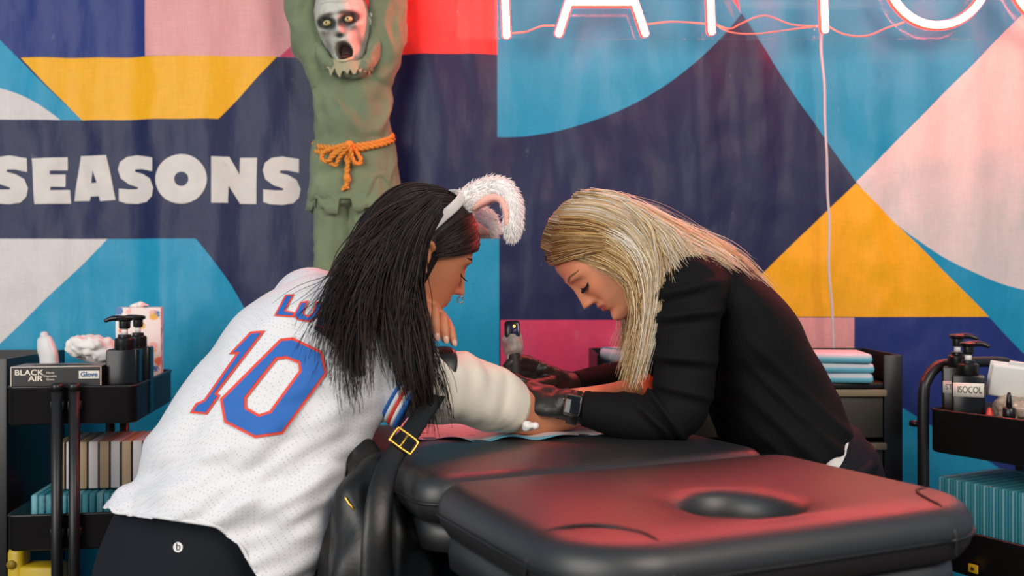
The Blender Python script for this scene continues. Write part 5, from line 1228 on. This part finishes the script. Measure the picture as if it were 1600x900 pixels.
back_s = [
    sg([(896, 310, 0), (930, 304, 0), (970, 310, 0), (1008, 336, 0), (1042, 364, 1.93), (1074, 382, 1.925), (1107, 396, 1.89), (1140, 418, 1.88), (1172, 450, 1.90)], .013),
    sg([(905, 306, 0), (945, 300, 0), (985, 312, 0), (1022, 342, 0), (1052, 368, 1.97), (1085, 384, 1.95), (1118, 400, 1.91), (1152, 428, 1.90), (1188, 465, 1.92)], .010),
    sg([(925, 302, 0), (960, 300, 0), (1000, 318, 1.97), (1034, 346, 1.99), (1062, 364, 2.0), (1095, 374, 2.0), (1130, 388, 1.98), (1168, 418, 1.97), (1213, 470, 1.98)], .008),
    hl((.02, -.04, .118), (.03, -.075, .095), (.035, -.105, .05), (.04, -.118, .005)) + [P(1085, 374, 2.08), P(1125, 392, 2.09), P(1165, 424, 2.1), P(1205, 476, 2.1)],
    hl((.03, -.02, .118), (.06, -.05, .095), (.075, -.085, .05), (.08, -.1, .005)) + [P(1075, 390, 2.13), P(1110, 415, 2.15), P(1140, 450, 2.16), P(1170, 490, 2.16)]]
far_s = [hl((.015, .085, .082), (.045, .082, .074), (.070, .055, .055), (.084, .02, .02), (.088, .0, -.03)) + [P(975, 500, 2.04), P(966, 530, 2.04), P(955, 560, 2.04)],
         hl((.02, .05, .112), (.055, .045, .095), (.082, .015, .055), (.092, -.015, .01), (.094, -.03, -.04)) + [P(985, 500, 2.05), P(985, 550, 2.05), P(985, 590, 2.05)],
         hl((.02, .0, .122), (.06, -.02, .095), (.085, -.04, .05), (.095, -.05, .0), (.094, -.06, -.05)) + [P(1005, 500, 2.06), P(1005, 550, 2.06), P(1000, 600, 2.06)]]
VV = []; FF = []; CC = []; k0 = 0
GOLD = [(206, 168, 112), (222, 192, 142), (186, 144, 90), (232, 210, 172), (150, 112, 70)]; PALE = [(232, 220, 200), (222, 204, 178), (238, 230, 216), (206, 182, 146)]
hd2 = bvh_of(to_world(head_local(n=60, m=50), bC, bM))
crown2 = skull_guides(hd2, bC, bM, [
    [(.1, .82, .62), (-.25, .80, .58), (-.6, .6, .45), (-.85, .28, .22), (-.95, 0, -.05)], [(.12, .65, .8), (-.28, .65, .75), (-.62, .45, .58), (-.88, .15, .28), (-.95, -.1, -.05)], [(.12, .4, .95), (-.3, .4, .88), (-.65, .2, .65), (-.9, -.05, .3), (-.95, -.25, -.08)],
    [(.12, .15, 1), (-.3, .12, .95), (-.65, -.1, .7), (-.88, -.3, .3), (-.9, -.48, -.1)], [(.1, -.1, 1), (-.3, -.2, .9), (-.6, -.45, .6), (-.75, -.65, .2), (-.75, -.7, -.15)], [(.0, -.35, .95), (-.2, -.55, .75), (-.35, -.85, .4), (-.4, -.95, .0), (-.4, -.9, -.3)], [(.2, -.35, .92), (.15, -.6, .75), (.1, -.9, .4), (.05, -1, .0), (0, -.95, -.3)]], .009)
mid_s = [sg([(930, 304, 0), (970, 310, 0), (1004, 336, 0), (1024, 368, 1.895), (1030, 402, 1.86), (1030, 440, 1.83), (1022, 485, 1.82)], .018), sg([(930, 304, 0), (972, 310, 0), (1008, 336, 0), (1034, 364, 1.91), (1052, 385, 1.885), (1068, 400, 1.86), (1084, 412, 1.85)], .018), sg([(930, 304, 0), (972, 308, 0), (1012, 334, 0), (1044, 364, 1.93), (1075, 384, 1.90), (1104, 400, 1.87), (1132, 420, 1.87)], .018)]
for G, n, th, jt, cl_, cut, sd_, cols, root in ((crown2[:4], 950, .006, .002, .6, (.85, 1.), 25, [(176, 132, 78), (206, 164, 104), (146, 104, 60), (216, 182, 128), (122, 86, 50)], ((104, 74, 46), .35)), (crown2[3:], 700, .006, .002, .5, (.85, 1.), 27, PALE+GOLD[:2], ((150, 112, 74), .2)), (mid_s, 500, .008, .003, .5, (.8, 1.), 26, PALE+GOLD[:2], None), (near_front[:3], 900, .006, .0028, .55, (.55, 1.05), 21, [(196, 156, 98), (216, 182, 128), (168, 126, 76), (226, 200, 158), (136, 100, 60)], ((112, 80, 50), .3)), (near_front[2:], 900, .008, .003, .55, (.6, 1.05), 22, PALE+GOLD[:2], ((150, 116, 78), .15)), (back_s, 1300, .012, .006, .55, (.7, 1.), 23, PALE+GOLD[:4], ((150, 116, 78), .15)), (far_s, 600, .006, .004, .4, (.7, 1.), 24, GOLD+PALE, ((130, 96, 62), .2))):
    L = hair_lines(G, n, 24, th, jt, cl_, cut, sd_, (0, -1, .25) if sd_ not in (25, 27) else (-.2, -.6, .7), wav=.004 if sd_ not in (25, 27) else .001, cwav=.006 if sd_ not in (25, 27) else .0015); V_, F_ = strands(L, rng.uniform(.0006, .0013, n)); VV.append(V_); FF.append(F_+k0); CC.append(strand_cols(n, 24, cols, sd_, root)); k0 += len(V_)
fly = hair_lines(back_s[:4], 70, 24, .008, .009, 0., (.5, 1.), 31, (0, 0, 1), .012); V_, F_ = strands(fly, .0004); VV.append(V_); FF.append(F_+k0); CC.append(strand_cols(70, 24, PALE, 9)); k0 += len(V_)
for vf, c in ((capB, (176, 138, 92)), (sheet_mesh(near_front), (186, 150, 104)), (sheet_mesh(back_s), (196, 166, 122)), (sheet_mesh(far_s, push=-.004), (176, 138, 92))):
    V_ = np.array(vf[0]); VV.append(V_); FF.append(np.array(vf[1])+k0); CC.append(np.tile(np.array(lin(c)), (len(V_), 1))); k0 += len(V_)
add_np_mesh('hair', np.vstack(VV), np.vstack(FF), BM, ar, np.vstack(CC))

# ---------------------------------------------------------------- give every top-level mesh an origin at its base
for o in [o for o in SC.objects if o.type == 'MESH' and o.parent is None and o.name != 'wall_back']:
    co = np.empty(len(o.data.vertices)*3); o.data.vertices.foreach_get('co', co); co = co.reshape(-1, 3)
    lo, hi = co.min(0), co.max(0); c = Vector(((lo[0]+hi[0])/2, (lo[1]+hi[1])/2, lo[2]))
    o.data.transform(Matrix.Translation(-c)); o.location = c
    for ch in o.children: ch.matrix_parent_inverse = Matrix.Translation(-c)
